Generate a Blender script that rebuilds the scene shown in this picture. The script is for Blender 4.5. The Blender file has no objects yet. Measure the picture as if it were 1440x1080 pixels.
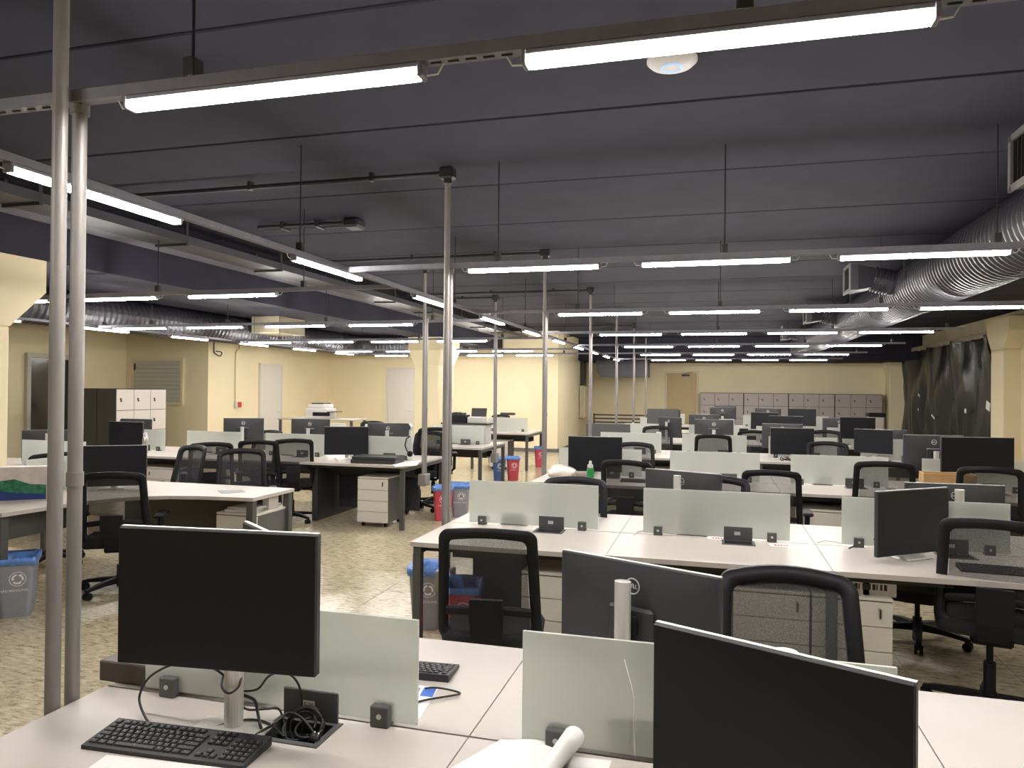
import bpy, math, random
import numpy as np
from mathutils import Vector, Matrix
random.seed(7)
SC = bpy.context.scene
COL = SC.collection
# ------------------------------------------------------------------ camera
RM = np.array([[0.96450825, -0.00765483, 0.26394173],
               [0.26387821, -0.00839189, -0.9645195],
               [0.0095982, 0.99993549, -0.0060741]])
FPX, EYE = 1034.41, 1.62
cam_data = bpy.data.cameras.new('camera')
cam_data.sensor_width = 36.0
cam_data.lens = 36.0 * FPX / 1440.0
cam_data.clip_start = 0.05
cam = bpy.data.objects.new('camera', cam_data)
COL.objects.link(cam)
mw = Matrix([[*RM[0], 0], [*RM[1], 0], [*RM[2], EYE], [0, 0, 0, 1]])
cam.matrix_world = mw
SC.camera = cam
# ------------------------------------------------------------------ world, exposure
w = bpy.data.worlds.new('night'); SC.world = w
w.use_nodes = True
w.node_tree.nodes['Background'].inputs[0].default_value = (0.02, 0.022, 0.03, 1)
w.node_tree.nodes['Background'].inputs[1].default_value = 0.3
SC.view_settings.view_transform = 'Standard'
SC.view_settings.look = 'None'
SC.view_settings.exposure = 0.36
SC.view_settings.gamma = 1.0
SC.view_settings.use_curve_mapping = False
LAMP = 106.0            # radiance of the linear light diffusers
# pixel -> place (a pixel gives a direction, a known plane gives the distance)
def ray(x, y):
    return RM @ np.array([x - 720.0, 540.0 - y, -FPX])
def PZ(x, y, z):
    d = ray(x, y); t = (z - EYE) / d[2]; return (d[0]*t, d[1]*t, z)
def PY(x, y, Y):
    d = ray(x, y); t = Y / d[1]; return (d[0]*t, Y, d[2]*t + EYE)
def PX(x, y, X):
    d = ray(x, y); t = X / d[0]; return (X, d[1]*t, d[2]*t + EYE)
# ------------------------------------------------------------------ materials
MATS = {}
def mat(name, color, rough=0.5, metal=0.0, noise=0.0, nscale=20.0, bump=0.0, spec=0.5, emit=None, estr=0.0, alpha=1.0, stretch=None):
    m = bpy.data.materials.new(name); m.use_nodes = True
    nt = m.node_tree; b = nt.nodes['Principled BSDF']
    b.inputs['Base Color'].default_value = (*color, 1)
    b.inputs['Roughness'].default_value = rough
    b.inputs['Metallic'].default_value = metal
    b.inputs['Specular IOR Level'].default_value = spec
    if emit:
        b.inputs['Emission Color'].default_value = (*emit, 1)
        b.inputs['Emission Strength'].default_value = estr
    if alpha < 1: b.inputs['Alpha'].default_value = alpha
    if noise > 0 or bump > 0:
        tc = nt.nodes.new('ShaderNodeTexCoord')
        src = tc.outputs['Object']
        if stretch:
            mp = nt.nodes.new('ShaderNodeMapping'); mp.inputs['Scale'].default_value = stretch
            nt.links.new(src, mp.inputs['Vector']); src = mp.outputs[0]
        n = nt.nodes.new('ShaderNodeTexNoise'); n.inputs['Scale'].default_value = nscale
        n.inputs['Detail'].default_value = 4
        nt.links.new(src, n.inputs['Vector'])
        if noise > 0:
            r = nt.nodes.new('ShaderNodeValToRGB')
            r.color_ramp.elements[0].position = 0.3; r.color_ramp.elements[1].position = 0.7
            r.color_ramp.elements[0].color = (*[c*(1-noise) for c in color], 1)
            r.color_ramp.elements[1].color = (*[min(1, c*(1+noise)) for c in color], 1)
            nt.links.new(n.outputs['Fac'], r.inputs['Fac'])
            nt.links.new(r.outputs['Color'], b.inputs['Base Color'])
        if bump > 0:
            bp = nt.nodes.new('ShaderNodeBump'); bp.inputs['Strength'].default_value = bump
            bp.inputs['Distance'].default_value = 0.01
            nt.links.new(n.outputs['Fac'], bp.inputs['Height'])
            nt.links.new(bp.outputs[0], b.inputs['Normal'])
    MATS[name] = m
    return m
mat('laminate', (0.475, 0.436, 0.398), 0.42, noise=0.02, nscale=6)
mat('edge', (0.62, 0.58, 0.53), 0.5)
mat('leg_metal', (0.085, 0.085, 0.082), 0.45, 0.3, noise=0.06)
mat('dark_metal', (0.035, 0.035, 0.037), 0.5, 0.2, noise=0.1)
mat('box_grey', (0.075, 0.078, 0.08), 0.5, noise=0.06)
mat('black_plastic', (0.007, 0.007, 0.009), 0.55, spec=0.28, noise=0.1, nscale=60)
mat('black_fabric', (0.012, 0.012, 0.015), 0.9, noise=0.2, nscale=300, bump=0.3)
mat('screen_black', (0.006, 0.007, 0.012), 0.36, spec=0.35)
mat('shell_grey', (0.027, 0.028, 0.031), 0.48, noise=0.06, nscale=80)
mat('silver', (0.62, 0.61, 0.58), 0.38, 0.55, noise=0.03)
mat('logo_silver', (0.75, 0.75, 0.75), 0.35, 0.5)
mat('key_black', (0.017, 0.017, 0.019), 0.5)
mat('key_print', (0.30, 0.30, 0.30), 0.6)
mat('cream_wall', (0.80, 0.70, 0.475), 0.75, noise=0.025, nscale=2.0, bump=0.05)
mat('ceiling_dark', (0.0305, 0.0300, 0.0455), 0.85, spec=0.2, noise=0.10, nscale=3.0, bump=0.1)
mat('ceiling_joint', (0.012, 0.012, 0.015), 0.9)
mat('duct_dark', (0.060, 0.059, 0.070), 0.42, 0.3, noise=0.1, nscale=5)
mat('rail_dark', (0.22, 0.215, 0.25), 0.5, 0.2, noise=0.08)
mat('slot_black', (0.004, 0.004, 0.004), 0.9)
mat('conduit_grey', (0.265, 0.248, 0.243), 0.5, 0.25, noise=0.16, nscale=9, stretch=(1, 1, 0.25))
mat('conduit_dark', (0.03, 0.03, 0.036), 0.45, 0.3, noise=0.1)
mat('pedestal_front', (0.60, 0.565, 0.50), 0.5, noise=0.03, nscale=4, stretch=(1, 1, 14))
mat('pedestal_body', (0.085, 0.085, 0.082), 0.55, noise=0.05)
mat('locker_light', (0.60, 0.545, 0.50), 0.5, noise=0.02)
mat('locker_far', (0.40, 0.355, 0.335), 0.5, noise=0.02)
mat('locker_dark', (0.050, 0.048, 0.044), 0.55, noise=0.05)
mat('door_white', (0.66, 0.62, 0.57), 0.5, noise=0.02)
mat('door_tan', (0.52, 0.385, 0.20), 0.55, noise=0.05, nscale=3, stretch=(6, 6, 0.5))
mat('frame_cream', (0.70, 0.61, 0.42), 0.55)
mat('baseboard_grey', (0.15, 0.14, 0.13), 0.5)
mat('night_glass', (0.008, 0.009, 0.011), 0.12)
mat('shutter', (0.50, 0.48, 0.40), 0.5)
mat('bin_grey', (0.25, 0.265, 0.31), 0.5, noise=0.04)
mat('bin_red', (0.52, 0.06, 0.085), 0.5, noise=0.05)
mat('bin_blue', (0.055, 0.11, 0.30), 0.5, noise=0.05)
mat('liner_blue', (0.10, 0.22, 0.55), 0.35, noise=0.3, nscale=25, bump=0.5)
mat('print_white', (0.8, 0.8, 0.8), 0.6)
mat('paper', (0.78, 0.77, 0.76), 0.8)
mat('paper_red', (0.42, 0.05, 0.10), 0.8)
mat('paper_blue', (0.03, 0.13, 0.52), 0.6)
mat('paper_grey', (0.25, 0.27, 0.30), 0.6)
mat('cable', (0.012, 0.012, 0.013), 0.45)
mat('cable_white', (0.7, 0.7, 0.68), 0.5)
mat('white_plastic', (0.62, 0.60, 0.58), 0.4)
mat('blue_led', (0.05, 0.2, 0.9), 0.4, emit=(0.15, 0.35, 1.0), estr=0.9)
mat('lamp', (1, 1, 1), 0.5, emit=(1.0, 0.955, 0.90), estr=LAMP)
mat('bag_white', (0.80, 0.72, 0.66), 0.5, noise=0.1, nscale=14, bump=0.8)
mat('bottle_green', (0.01, 0.27, 0.06), 0.35)
mat('steel', (0.6, 0.58, 0.52), 0.25, 0.9)
mat('bottle_clear', (0.55, 0.62, 0.62), 0.15, alpha=0.7)
mat('bottle_teal', (0.12, 0.4, 0.36), 0.3)
mat('wood_box', (0.44, 0.27, 0.11), 0.55, noise=0.12, nscale=5, stretch=(1, 8, 8))
mat('toy_yellow', (0.75, 0.60, 0.03), 0.5)
mat('toy_brown', (0.22, 0.09, 0.03), 0.5)
mat('toy_red', (0.55, 0.03, 0.03), 0.5)
mat('toy_blue', (0.02, 0.05, 0.25), 0.5)
mat('toy_pink', (0.75, 0.22, 0.3), 0.6)
mat('pack_green', (0.02, 0.16, 0.09), 0.5, noise=0.5, nscale=30)
mat('pack_blue', (0.01, 0.04, 0.2), 0.5)
mat('pack_sky', (0.62, 0.56, 0.54), 0.5, noise=0.12, nscale=14)
mat('alarm_red', (0.6, 0.05, 0.02), 0.5)
mat('tape', (0.7, 0.7, 0.66), 0.5)
mat('panel_grey', (0.085, 0.085, 0.088), 0.8, noise=0.1, nscale=150)
mat('brown_box', (0.085, 0.065, 0.06), 0.5)
mat('drywall_box', (0.45, 0.40, 0.29), 0.6)
# see-through mesh of the chair backs
def mesh_mat():
    m = bpy.data.materials.new('chair_mesh'); m.use_nodes = True
    nt = m.node_tree; nt.nodes.clear()
    o = nt.nodes.new('ShaderNodeOutputMaterial'); mx = nt.nodes.new('ShaderNodeMixShader')
    t = nt.nodes.new('ShaderNodeBsdfTransparent'); d = nt.nodes.new('ShaderNodeBsdfPrincipled')
    d.inputs['Base Color'].default_value = (0.022, 0.022, 0.025, 1); d.inputs['Roughness'].default_value = 0.8
    tc = nt.nodes.new('ShaderNodeTexCoord'); mp = nt.nodes.new('ShaderNodeMapping')
    mp.inputs['Scale'].default_value = (330, 330, 330)
    ck = nt.nodes.new('ShaderNodeTexNoise'); ck.inputs['Scale'].default_value = 1.0
    r = nt.nodes.new('ShaderNodeMapRange'); r.inputs[1].default_value = 0.3; r.inputs[2].default_value = 0.7
    r.inputs[3].default_value = 0.58; r.inputs[4].default_value = 0.82
    nt.links.new(tc.outputs['Object'], mp.inputs[0]); nt.links.new(mp.outputs[0], ck.inputs['Vector'])
    nt.links.new(ck.outputs['Fac'], r.inputs[0]); nt.links.new(r.outputs[0], mx.inputs[0])
    nt.links.new(t.outputs[0], mx.inputs[1]); nt.links.new(d.outputs[0], mx.inputs[2])
    nt.links.new(mx.outputs[0], o.inputs[0]); MATS['chair_mesh'] = m
mesh_mat()
def frosted():
    m = bpy.data.materials.new('frosted_glass'); m.use_nodes = True
    nt = m.node_tree; nt.nodes.clear()
    o = nt.nodes.new('ShaderNodeOutputMaterial'); mx = nt.nodes.new('ShaderNodeMixShader')
    p = nt.nodes.new('ShaderNodeBsdfPrincipled')
    p.inputs['Base Color'].default_value = (0.84, 0.86, 0.83, 1); p.inputs['Roughness'].default_value = 0.4
    tr = nt.nodes.new('ShaderNodeBsdfTranslucent'); tr.inputs[0].default_value = (0.88, 0.90, 0.86, 1)
    m1 = nt.nodes.new('ShaderNodeMixShader'); m1.inputs[0].default_value = 0.38
    rf = nt.nodes.new('ShaderNodeBsdfRefraction'); rf.inputs['Color'].default_value = (0.90, 0.94, 0.90, 1)
    rf.inputs['Roughness'].default_value = 0.42; rf.inputs['IOR'].default_value = 1.25
    nt.links.new(p.outputs[0], m1.inputs[1]); nt.links.new(tr.outputs[0], m1.inputs[2])
    mx.inputs[0].default_value = 0.42
    nt.links.new(m1.outputs[0], mx.inputs[1]); nt.links.new(rf.outputs[0], mx.inputs[2])
    nt.links.new(mx.outputs[0], o.inputs[0]); MATS['frosted_glass'] = m
frosted()
def granite():
    m = bpy.data.materials.new('granite'); m.use_nodes = True
    nt = m.node_tree; b = nt.nodes['Principled BSDF']
    tc = nt.nodes.new('ShaderNodeTexCoord'); geo = nt.nodes.new('ShaderNodeNewGeometry')
    oi = nt.nodes.new('ShaderNodeObjectInfo')
    mp = nt.nodes.new('ShaderNodeMapping'); mp.inputs['Scale'].default_value = (1.0, 1.0, 1.0)
    mp.inputs['Rotation'].default_value = (0, 0, 0.5)
    nt.links.new(geo.outputs['Position'], mp.inputs[0])
    n1 = nt.nodes.new('ShaderNodeTexNoise'); n1.inputs['Scale'].default_value = 24; n1.inputs['Detail'].default_value = 6
    n1.inputs['Roughness'].default_value = 0.75
    mp2 = nt.nodes.new('ShaderNodeMapping'); mp2.inputs['Scale'].default_value = (0.55, 1.5, 1)
    mp2.inputs['Rotation'].default_value = (0, 0, 0.35)
    nt.links.new(geo.outputs['Position'], mp2.inputs[0])
    nt.links.new(mp2.outputs[0], n1.inputs['Vector'])
    n2 = nt.nodes.new('ShaderNodeTexNoise'); n2.inputs['Scale'].default_value = 4; n2.inputs['Detail'].default_value = 3
    nt.links.new(mp.outputs[0], n2.inputs['Vector'])
    r = nt.nodes.new('ShaderNodeValToRGB'); e = r.color_ramp.elements
    e[0].position = 0.33; e[0].color = (0.14, 0.11, 0.07, 1)
    e[1].position = 0.68; e[1].color = (0.70, 0.62, 0.45, 1)
    k = e.new(0.47); k.color = (0.48, 0.41, 0.28, 1)
    nt.links.new(n1.outputs['Fac'], r.inputs[0])
    mx = nt.nodes.new('ShaderNodeMix'); mx.data_type = 'RGBA'; mx.blend_type = 'MULTIPLY'; mx.inputs[0].default_value = 0.5
    r2 = nt.nodes.new('ShaderNodeValToRGB'); r2.color_ramp.elements[0].color = (0.72, 0.70, 0.66, 1)
    r2.color_ramp.elements[0].position = 0.3; r2.color_ramp.elements[1].position = 0.7
    nt.links.new(n2.outputs['Fac'], r2.inputs[0])
    nt.links.new(r.outputs[0], mx.inputs[6]); nt.links.new(r2.outputs[0], mx.inputs[7])
    nt.links.new(mx.outputs[2], b.inputs['Base Color'])
    b.inputs['Roughness'].default_value = 0.22; b.inputs['Specular IOR Level'].default_value = 0.45
    MATS['granite'] = m
granite()
mat('grout', (0.50, 0.46, 0.38), 0.8)
def plastic_sheet():
    m = mat('black_sheet', (0.020, 0.020, 0.021), 0.27, spec=0.7)
    nt = m.node_tree; b = nt.nodes['Principled BSDF']
    tc = nt.nodes.new('ShaderNodeTexCoord'); mp = nt.nodes.new('ShaderNodeMapping')
    mp.inputs['Scale'].default_value = (1, 3.2, 0.7)
    n = nt.nodes.new('ShaderNodeTexNoise'); n.inputs['Scale'].default_value = 1.6; n.inputs['Detail'].default_value = 6
    n.inputs['Roughness'].default_value = 0.6
    bp = nt.nodes.new('ShaderNodeBump'); bp.inputs['Strength'].default_value = 0.8; bp.inputs['Distance'].default_value = 0.05
    nt.links.new(tc.outputs['Object'], mp.inputs[0]); nt.links.new(mp.outputs[0], n.inputs['Vector'])
    nt.links.new(n.outputs['Fac'], bp.inputs['Height']); nt.links.new(bp.outputs[0], b.inputs['Normal'])
plastic_sheet()
# ------------------------------------------------------------------ mesh builder
class MB:
    def __init__(s): s.v = []; s.f = []; s.sm = []
    def add(s, vs, fs, smooth=False, M=None):
        o = len(s.v)
        if M is not None: vs = [tuple(M @ Vector(p)) for p in vs]
        s.v += [tuple(p) for p in vs]
        for f in fs: s.f.append(tuple(o + i for i in f)); s.sm.append(smooth)
        return s
    def box(s, x0, x1, y0, y1, z0, z1, M=None):
        vs = [(x, y, z) for z in (z0, z1) for y in (y0, y1) for x in (x0, x1)]
        return s.add(vs, [(0, 2, 3, 1), (4, 5, 7, 6), (0, 1, 5, 4), (2, 6, 7, 3), (0, 4, 6, 2), (1, 3, 7, 5)], False, M)
    def rbox(s, x0, x1, y0, y1, z0, z1, b, M=None):
        b = min(b, (x1-x0)/2.01, (y1-y0)/2.01, (z1-z0)/2.01)
        X = (x0, x1); Y = (y0, y1); Z = (z0, z1); vs = []; idx = {}
        for i in (0, 1):
            for j in (0, 1):
                for k in (0, 1):
                    c = [X[i], Y[j], Z[k]]; sg = [1-2*i, 1-2*j, 1-2*k]
                    for a in range(3):
                        p = [c[q] + (0 if q == a else sg[q]*b) for q in range(3)]
                        idx[(i, j, k, a)] = len(vs); vs.append(tuple(p))
        fs = []
        for a in range(3):
            o1, o2 = [q for q in range(3) if q != a]
            for side in (0, 1):
                q = []
                for (u, v) in ((0, 0), (1, 0), (1, 1), (0, 1)):
                    c = [0, 0, 0]; c[a] = side; c[o1] = u; c[o2] = v; q.append(idx[(*c, a)])
                if (side == 0) ^ (a == 1): q.reverse()
                fs.append(tuple(q))
        for a in range(3):
            o1, o2 = [q for q in range(3) if q != a]
            for u in (0, 1):
                for v in (0, 1):
                    c0 = [0, 0, 0]; c0[o1] = u; c0[o2] = v; c1 = list(c0); c1[a] = 1
                    q = [idx[(*c0, o1)], idx[(*c0, o2)], idx[(*c1, o2)], idx[(*c1, o1)]]
                    fs.append(tuple(q))
        for i in (0, 1):
            for j in (0, 1):
                for k in (0, 1):
                    fs.append((idx[(i, j, k, 0)], idx[(i, j, k, 1)], idx[(i, j, k, 2)]))
        # orient outward
        cx = Vector(((x0+x1)/2, (y0+y1)/2, (z0+z1)/2)); out = []
        for f in fs:
            a, bb, c = (Vector(vs[q]) for q in f[:3]); n = (bb-a).cross(c-a)
            out.append(f if n.dot((a+bb+c)/3 - cx) >= 0 else tuple(reversed(f)))
        return s.add(vs, out, False, M)
    def cyl(s, p0, p1, r0, r1=None, n=12, caps=True, smooth=True, M=None):
        r1 = r0 if r1 is None else r1
        p0 = Vector(p0); p1 = Vector(p1); d = (p1-p0).normalized()
        a = Vector((1, 0, 0)) if abs(d.x) < 0.9 else Vector((0, 1, 0))
        u = d.cross(a).normalized(); v = d.cross(u)
        vs = []
        for p, r in ((p0, r0), (p1, r1)):
            for i in range(n):
                t = 2*math.pi*i/n; vs.append(tuple(p + (u*math.cos(t) + v*math.sin(t))*r))
        s.add(vs, [((i+1) % n, i, n+i, n+(i+1) % n) for i in range(n)], smooth, M)
        if caps: s.add(vs, [tuple(range(n)), tuple(range(2*n-1, n-1, -1))], False, M)
        return s
    def tube(s, pts, r, n=8, smooth=True, M=None):
        P = [Vector(p) for p in pts]; rings = []
        u = None
        for i, p in enumerate(P):
            d = (P[min(i+1, len(P)-1)] - P[max(i-1, 0)]).normalized()
            if u is None:
                a = Vector((0, 0, 1)) if abs(d.z) < 0.9 else Vector((1, 0, 0)); u = d.cross(a).normalized()
            else:
                u = (u - d*u.dot(d)).normalized()
            v = d.cross(u); rr = r[i] if isinstance(r, (list, tuple)) else r
            rings.append([tuple(p + (u*math.cos(2*math.pi*k/n) + v*math.sin(2*math.pi*k/n))*rr) for k in range(n)])
        vs = [q for g in rings for q in g]; m = len(P)
        fs = [(j*n+k, (j)*n+(k+1) % n, (j+1)*n+(k+1) % n, (j+1)*n+k) for j in range(m-1) for k in range(n)]
        s.add(vs, fs, smooth, M); s.add(vs, [tuple(reversed(range(n))), tuple(range((m-1)*n, m*n))], False, M)
        return s
    def lathe(s, prof, n=16, M=None, smooth=True):
        vs = [(r*math.cos(2*math.pi*k/n), r*math.sin(2*math.pi*k/n), z) for r, z in prof for k in range(n)]
        fs = [(j*n+k, j*n+(k+1) % n, (j+1)*n+(k+1) % n, (j+1)*n+k) for j in range(len(prof)-1) for k in range(n)]
        s.add(vs, fs, smooth, M); s.add(vs, [tuple(reversed(range(n))), tuple(range((len(prof)-1)*n, len(prof)*n))], False, M)
        return s
    def prism(s, poly, z0, z1, M=None):
        n = len(poly); vs = [(x, y, z0) for x, y in poly] + [(x, y, z1) for x, y in poly]
        fs = [tuple(reversed(range(n))), tuple(range(n, 2*n))] + [(i, (i+1) % n, n+(i+1) % n, n+i) for i in range(n)]
        return s.add(vs, fs, False, M)
    def plate_hole(s, x0, x1, y0, y1, z0, z1, hx0, hx1, hy0, hy1):
        o = [(x0, y0), (x1, y0), (x1, y1), (x0, y1)]; h = [(hx0, hy0), (hx1, hy0), (hx1, hy1), (hx0, hy1)]
        vs = [(x, y, z1) for x, y in o+h] + [(x, y, z0) for x, y in o+h]; fs = []
        for i in range(4):
            j = (i+1) % 4
            fs += [(i, j, 4+j, 4+i), (8+j, 8+i, 12+i, 12+j), (j, i, 8+i, 8+j), (4+i, 4+j, 12+j, 12+i)]
        return s.add(vs, fs)
    def mesh(s, name, m):
        me = bpy.data.meshes.new(name); me.from_pydata(s.v, [], s.f)
        me.polygons.foreach_set('use_smooth', s.sm)
        me.materials.append(MATS[m]); me.update(); return me
def tag(o, label=None, cat=None, group=None, kind=None):
    if label: o['label'] = label
    if cat: o['category'] = cat
    if group: o['group'] = group
    if kind: o['kind'] = kind
    return o
def obj(name, me, parent=None, loc=(0, 0, 0), rot=(0, 0, 0), label=None):
    o = bpy.data.objects.new(name, me); COL.objects.link(o)
    o.location = loc; o.rotation_euler = rot
    if parent is not None: o.parent = parent
    if label: o['label'] = label
    return o
def empty(name, loc, rz=0, label=None, cat=None, group=None, kind=None):
    o = obj(name, None, None, loc, (0, 0, rz)); o.empty_display_size = 0.1
    return tag(o, label, cat, group, kind)
def one(name, mb, m, label, cat, group=None, kind=None, loc=(0, 0, 0), rz=0):
    return tag(obj(name, mb.mesh(name, m), None, loc, (0, 0, rz)), label, cat, group, kind)
class Template:
    """a thing with parts and sub-parts whose copies share mesh data"""
    def __init__(s, name): s.name = name; s.parts = []
    def part(s, name, me, parent=None, loc=(0, 0, 0), rot=(0, 0, 0), label=None):
        s.parts.append((name, me, parent, loc, rot, label)); return len(s.parts)-1
    def put(s, loc, rz, label, cat, group=None, lift=None):
        e = empty(s.name, loc, rz, label, cat, group); made = []
        for (n, me, pa, l, r, lb) in s.parts:
            l = list(l)
            if lift and n in lift and pa is None: l[2] += lift[n]
            made.append(obj(n, me, e if pa is None else made[pa], l, r, lb))
        return e
_tc = {}
def text_mesh(txt, size, m, thick=0.0006):
    key = (txt, size, m)
    if key in _tc: return _tc[key]
    cu = bpy.data.curves.new('lettering', 'FONT'); cu.body = txt; cu.size = size; cu.extrude = thick
    cu.align_x = 'CENTER'; cu.align_y = 'CENTER'; cu.resolution_u = 3
    o = bpy.data.objects.new('lettering', cu); COL.objects.link(o)
    dg = bpy.context.evaluated_depsgraph_get(); dg.update()
    me = bpy.data.meshes.new_from_object(o.evaluated_get(dg)); me.name = 'lettering'
    bpy.data.objects.remove(o); bpy.data.curves.remove(cu)
    me.materials.clear(); me.materials.append(MATS[m]); _tc[key] = me
    return me
H90 = math.pi/2
# ================================================================== SETTING
def struct(name, mb, m, label=None, cat=None, parent=None):
    o = obj(name, mb.mesh(name, m), parent)
    if parent is None: tag(o, label, cat, None, 'structure')
    return o
CZ = 3.10
# floor: granite tiles, 60 cm
fl = struct('floor', MB().box(-12.9, 6.2, -2.6, 24.0, -0.12, -0.0035), 'grout', 'polished speckled beige granite tile floor', 'floor')
tile_me = MB().box(-0.298, 0.298, -0.298, 0.298, -0.0035, 0.0).mesh('tile', 'granite')
cells = []
for i in range(-22, 11):
    for j in range(-5, 41):
        x = -3.71 + 0.3 + 0.6*i + 2.4; y = 0.3 + 0.6*j
        if -12.8 < x < 6 and -2.4 < y < 23.8: cells.append((x, y))
def vis(c):
    x, y = c
    if -7.2 < x < -1.3 and 2.4 < y < 9.5: return math.hypot(x+2.8, y-5)
    if 0.5 < x < 2.3 and 2.6 < y < 6: return 3 + math.hypot(x-1.5, y-4)
    return 20 + math.hypot(x+3, y-6)
cells.sort(key=vis)
for c in cells[:300]:
    obj('tile', tile_me, fl, (c[0], c[1], 0))
rest = MB()
for x, y in cells[300:]: rest.box(x-0.298, x+0.298, y-0.298, y+0.298, -0.0035, 0.0)
o = obj('tile_field', rest.mesh('tile_field', 'granite'), fl); o['kind'] = 'stuff'
# ceiling of wide dark planks running across the room
ce = struct('ceiling', MB().box(-12.9, 6.2, -2.6, 24.0, CZ+0.012, CZ+0.25), 'ceiling_joint', 'dark grey painted plank ceiling', 'ceiling')
pl_me = MB().rbox(-9.5, 9.5, -0.618, 0.618, 0, 0.05, 0.006).mesh('plank', 'ceiling_dark')
for k in range(-2, 19):
    obj('plank', pl_me, ce, (-3.35, 1.98 + 1.255*k, CZ))
# walls
struct('wall_back', MB().box(-12.9, 6.2, -2.75, -2.6, 0, CZ), 'cream_wall', 'cream wall behind the benches with cables', 'wall')
struct('wall_far', MB().box(-3.95, 6.2, 23.5, 23.7, 0, CZ), 'cream_wall', 'cream painted wall behind the long row of lockers', 'wall')
struct('wall_right', MB().box(5.25, 5.4, -2.6, 23.5, 0, CZ), 'cream_wall', 'cream side wall covered by black plastic sheeting', 'wall')
struct('wall_corridor', MB().box(-3.97, -3.82, 18.55, 23.5, 0, CZ), 'cream_wall', 'short cream return wall carrying the electrical panel', 'wall')
struct('wall_middle', MB().box(-10.45, -3.82, 18.4, 18.55, 0, CZ), 'cream_wall', 'cream wall with a white door behind the printer', 'wall')
struct('wall_left_far', MB().box(-10.45, -10.3, 13.3, 18.4, 0, CZ), 'cream_wall', 'cream wall with red fire alarm and narrow white door', 'wall')
struct('wall_left_return', MB().box(-12.55, -10.45, 13.3, 13.45, 0, CZ), 'cream_wall', 'cream wall with the shuttered window above the lockers', 'wall')
struct('wall_left', MB().box(-12.7, -12.4, -2.6, 13.3, 0, CZ), 'cream_wall', 'cream side wall with dark glazed door beside dark lockers', 'wall')
for n, a in (('baseboard_middle', (-10.3, -3.82, 18.385, 18.4)), ('baseboard_far', (-3.82, 5.25, 23.485, 23.5)), ('baseboard_corridor', (-3.82, -3.805, 18.4, 23.5))):
    struct(n, MB().box(a[0], a[1], a[2], a[3], 0.0, 0.09), 'baseboard_grey', 'dark grey skirting at foot of cream ' + n.split('_')[1] + ' wall', 'baseboard')
# concrete beam with ledge over the left columns
bm = MB().box(-5.85, -5.3, -2.6, 18.4, 2.63, CZ)
struct('trim_1', bm, 'ceiling_dark', 'deep dark painted ceiling beam running over the columns', 'beam')
struct('trim_2', MB().box(-9.9, -5.85, -2.6, 18.4, 2.93, CZ), 'ceiling_dark', 'lower dark ceiling strip behind the deep beam', 'ceiling')
struct('trim_3', MB().box(-3.82, 5.25, 21.3, 23.5, 2.46, CZ), 'ceiling_dark', 'dark dropped ceiling band in front of the far lockers', 'ceiling')
# stepped ledge / perforated tray under the ceiling along the beam
tr = empty('cable_tray', (-4.75, 0, 2.9), 0, 'long perforated dark cable tray running along the deep beam', 'cable tray')
obj('tray_floor', MB().box(-0.16, 0.16, -2.4, 18.3, 0.0, 0.006).mesh('tray_floor', 'duct_dark'), tr)
for s_ in (-1, 1):
    obj('tray_side', MB().box(s_*0.16-0.004, s_*0.16+0.004, -2.4, 18.3, 0.0, 0.07).mesh('tray_side', 'duct_dark'), tr)
for k in range(14):
    obj('tray_bracket', MB().box(-0.17, 0.17, -1.9+k*1.5, -1.87+k*1.5, -0.02, 0.0).box(0.15, 0.165, -1.9+k*1.5, -1.87+k*1.5, 0.0, 0.19).box(-0.165, -0.15, -1.9+k*1.5, -1.87+k*1.5, 0.0, 0.19).mesh('tray_bracket', 'dark_metal'), tr)
tr2 = empty('cable_duct', (-5.12, 0, 2.94), 0, 'dark closed cable duct fixed beside the perforated tray', 'cable duct')
obj('duct_body', MB().rbox(-0.12, 0.12, -2.4, 18.3, 0.0, 0.10, 0.006).mesh('duct_body', 'rail_dark'), tr2)
obj('duct_lid', MB().rbox(-0.13, 0.13, -2.4, 18.3, -0.012, 0.0, 0.004).mesh('duct_lid', 'rail_dark'), tr2)
# columns with flared heads
def column(x0, x1, y0, y1, ztop, flare, fx, label, idx, z1=None):
    e = empty('column', ((x0+x1)/2, (y0+y1)/2, 0), 0, label, 'column', None, 'structure')
    a, b = (x1-x0)/2, (y1-y0)/2
    zc, zs = ztop-0.26, ztop-0.56
    obj('shaft', MB().rbox(-a, a, -b, b, 0, zs, 0.012).mesh('shaft', 'cream_wall'), e)
    A, B = a+fx, b+flare
    vs = [(-a, -b, zs), (a, -b, zs), (a, b, zs), (-a, b, zs), (-A, -B, zc), (A, -B, zc), (A, B, zc), (-A, B, zc), (-A, -B, ztop), (A, -B, ztop), (A, B, ztop), (-A, B, ztop)]
    fs = [(3, 2, 1, 0), (8, 9, 10, 11)] + [(r*4+i, r*4+(i+1) % 4, r*4+4+(i+1) % 4, r*4+4+i) for r in (0, 1) for i in range(4)]
    obj('column_head', MB().add(vs, fs).mesh('column_head', 'cream_wall'), e)
    return e
column(-5.8, -5.3, 3.6, 4.5, 2.63, 0.32, 0.0, 'cream column with flared head beside the grey recycling bin', 0)
column(-5.82, -5.31, 13.8, 14.7, 2.63, 0.12, 0.09, 'cream column with flared head between the two printers and lamps', 1)
column(4.98, 5.6, 14.95, 15.55, 2.98, 0.25, 0.0, 'cream column with flared head in front of black plastic', 2)
column(4.82, 5.25, 22.9, 23.5, 2.62, 0.08, 0.08, 'cream corner column with flared head beside the far lockers', 3)
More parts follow.
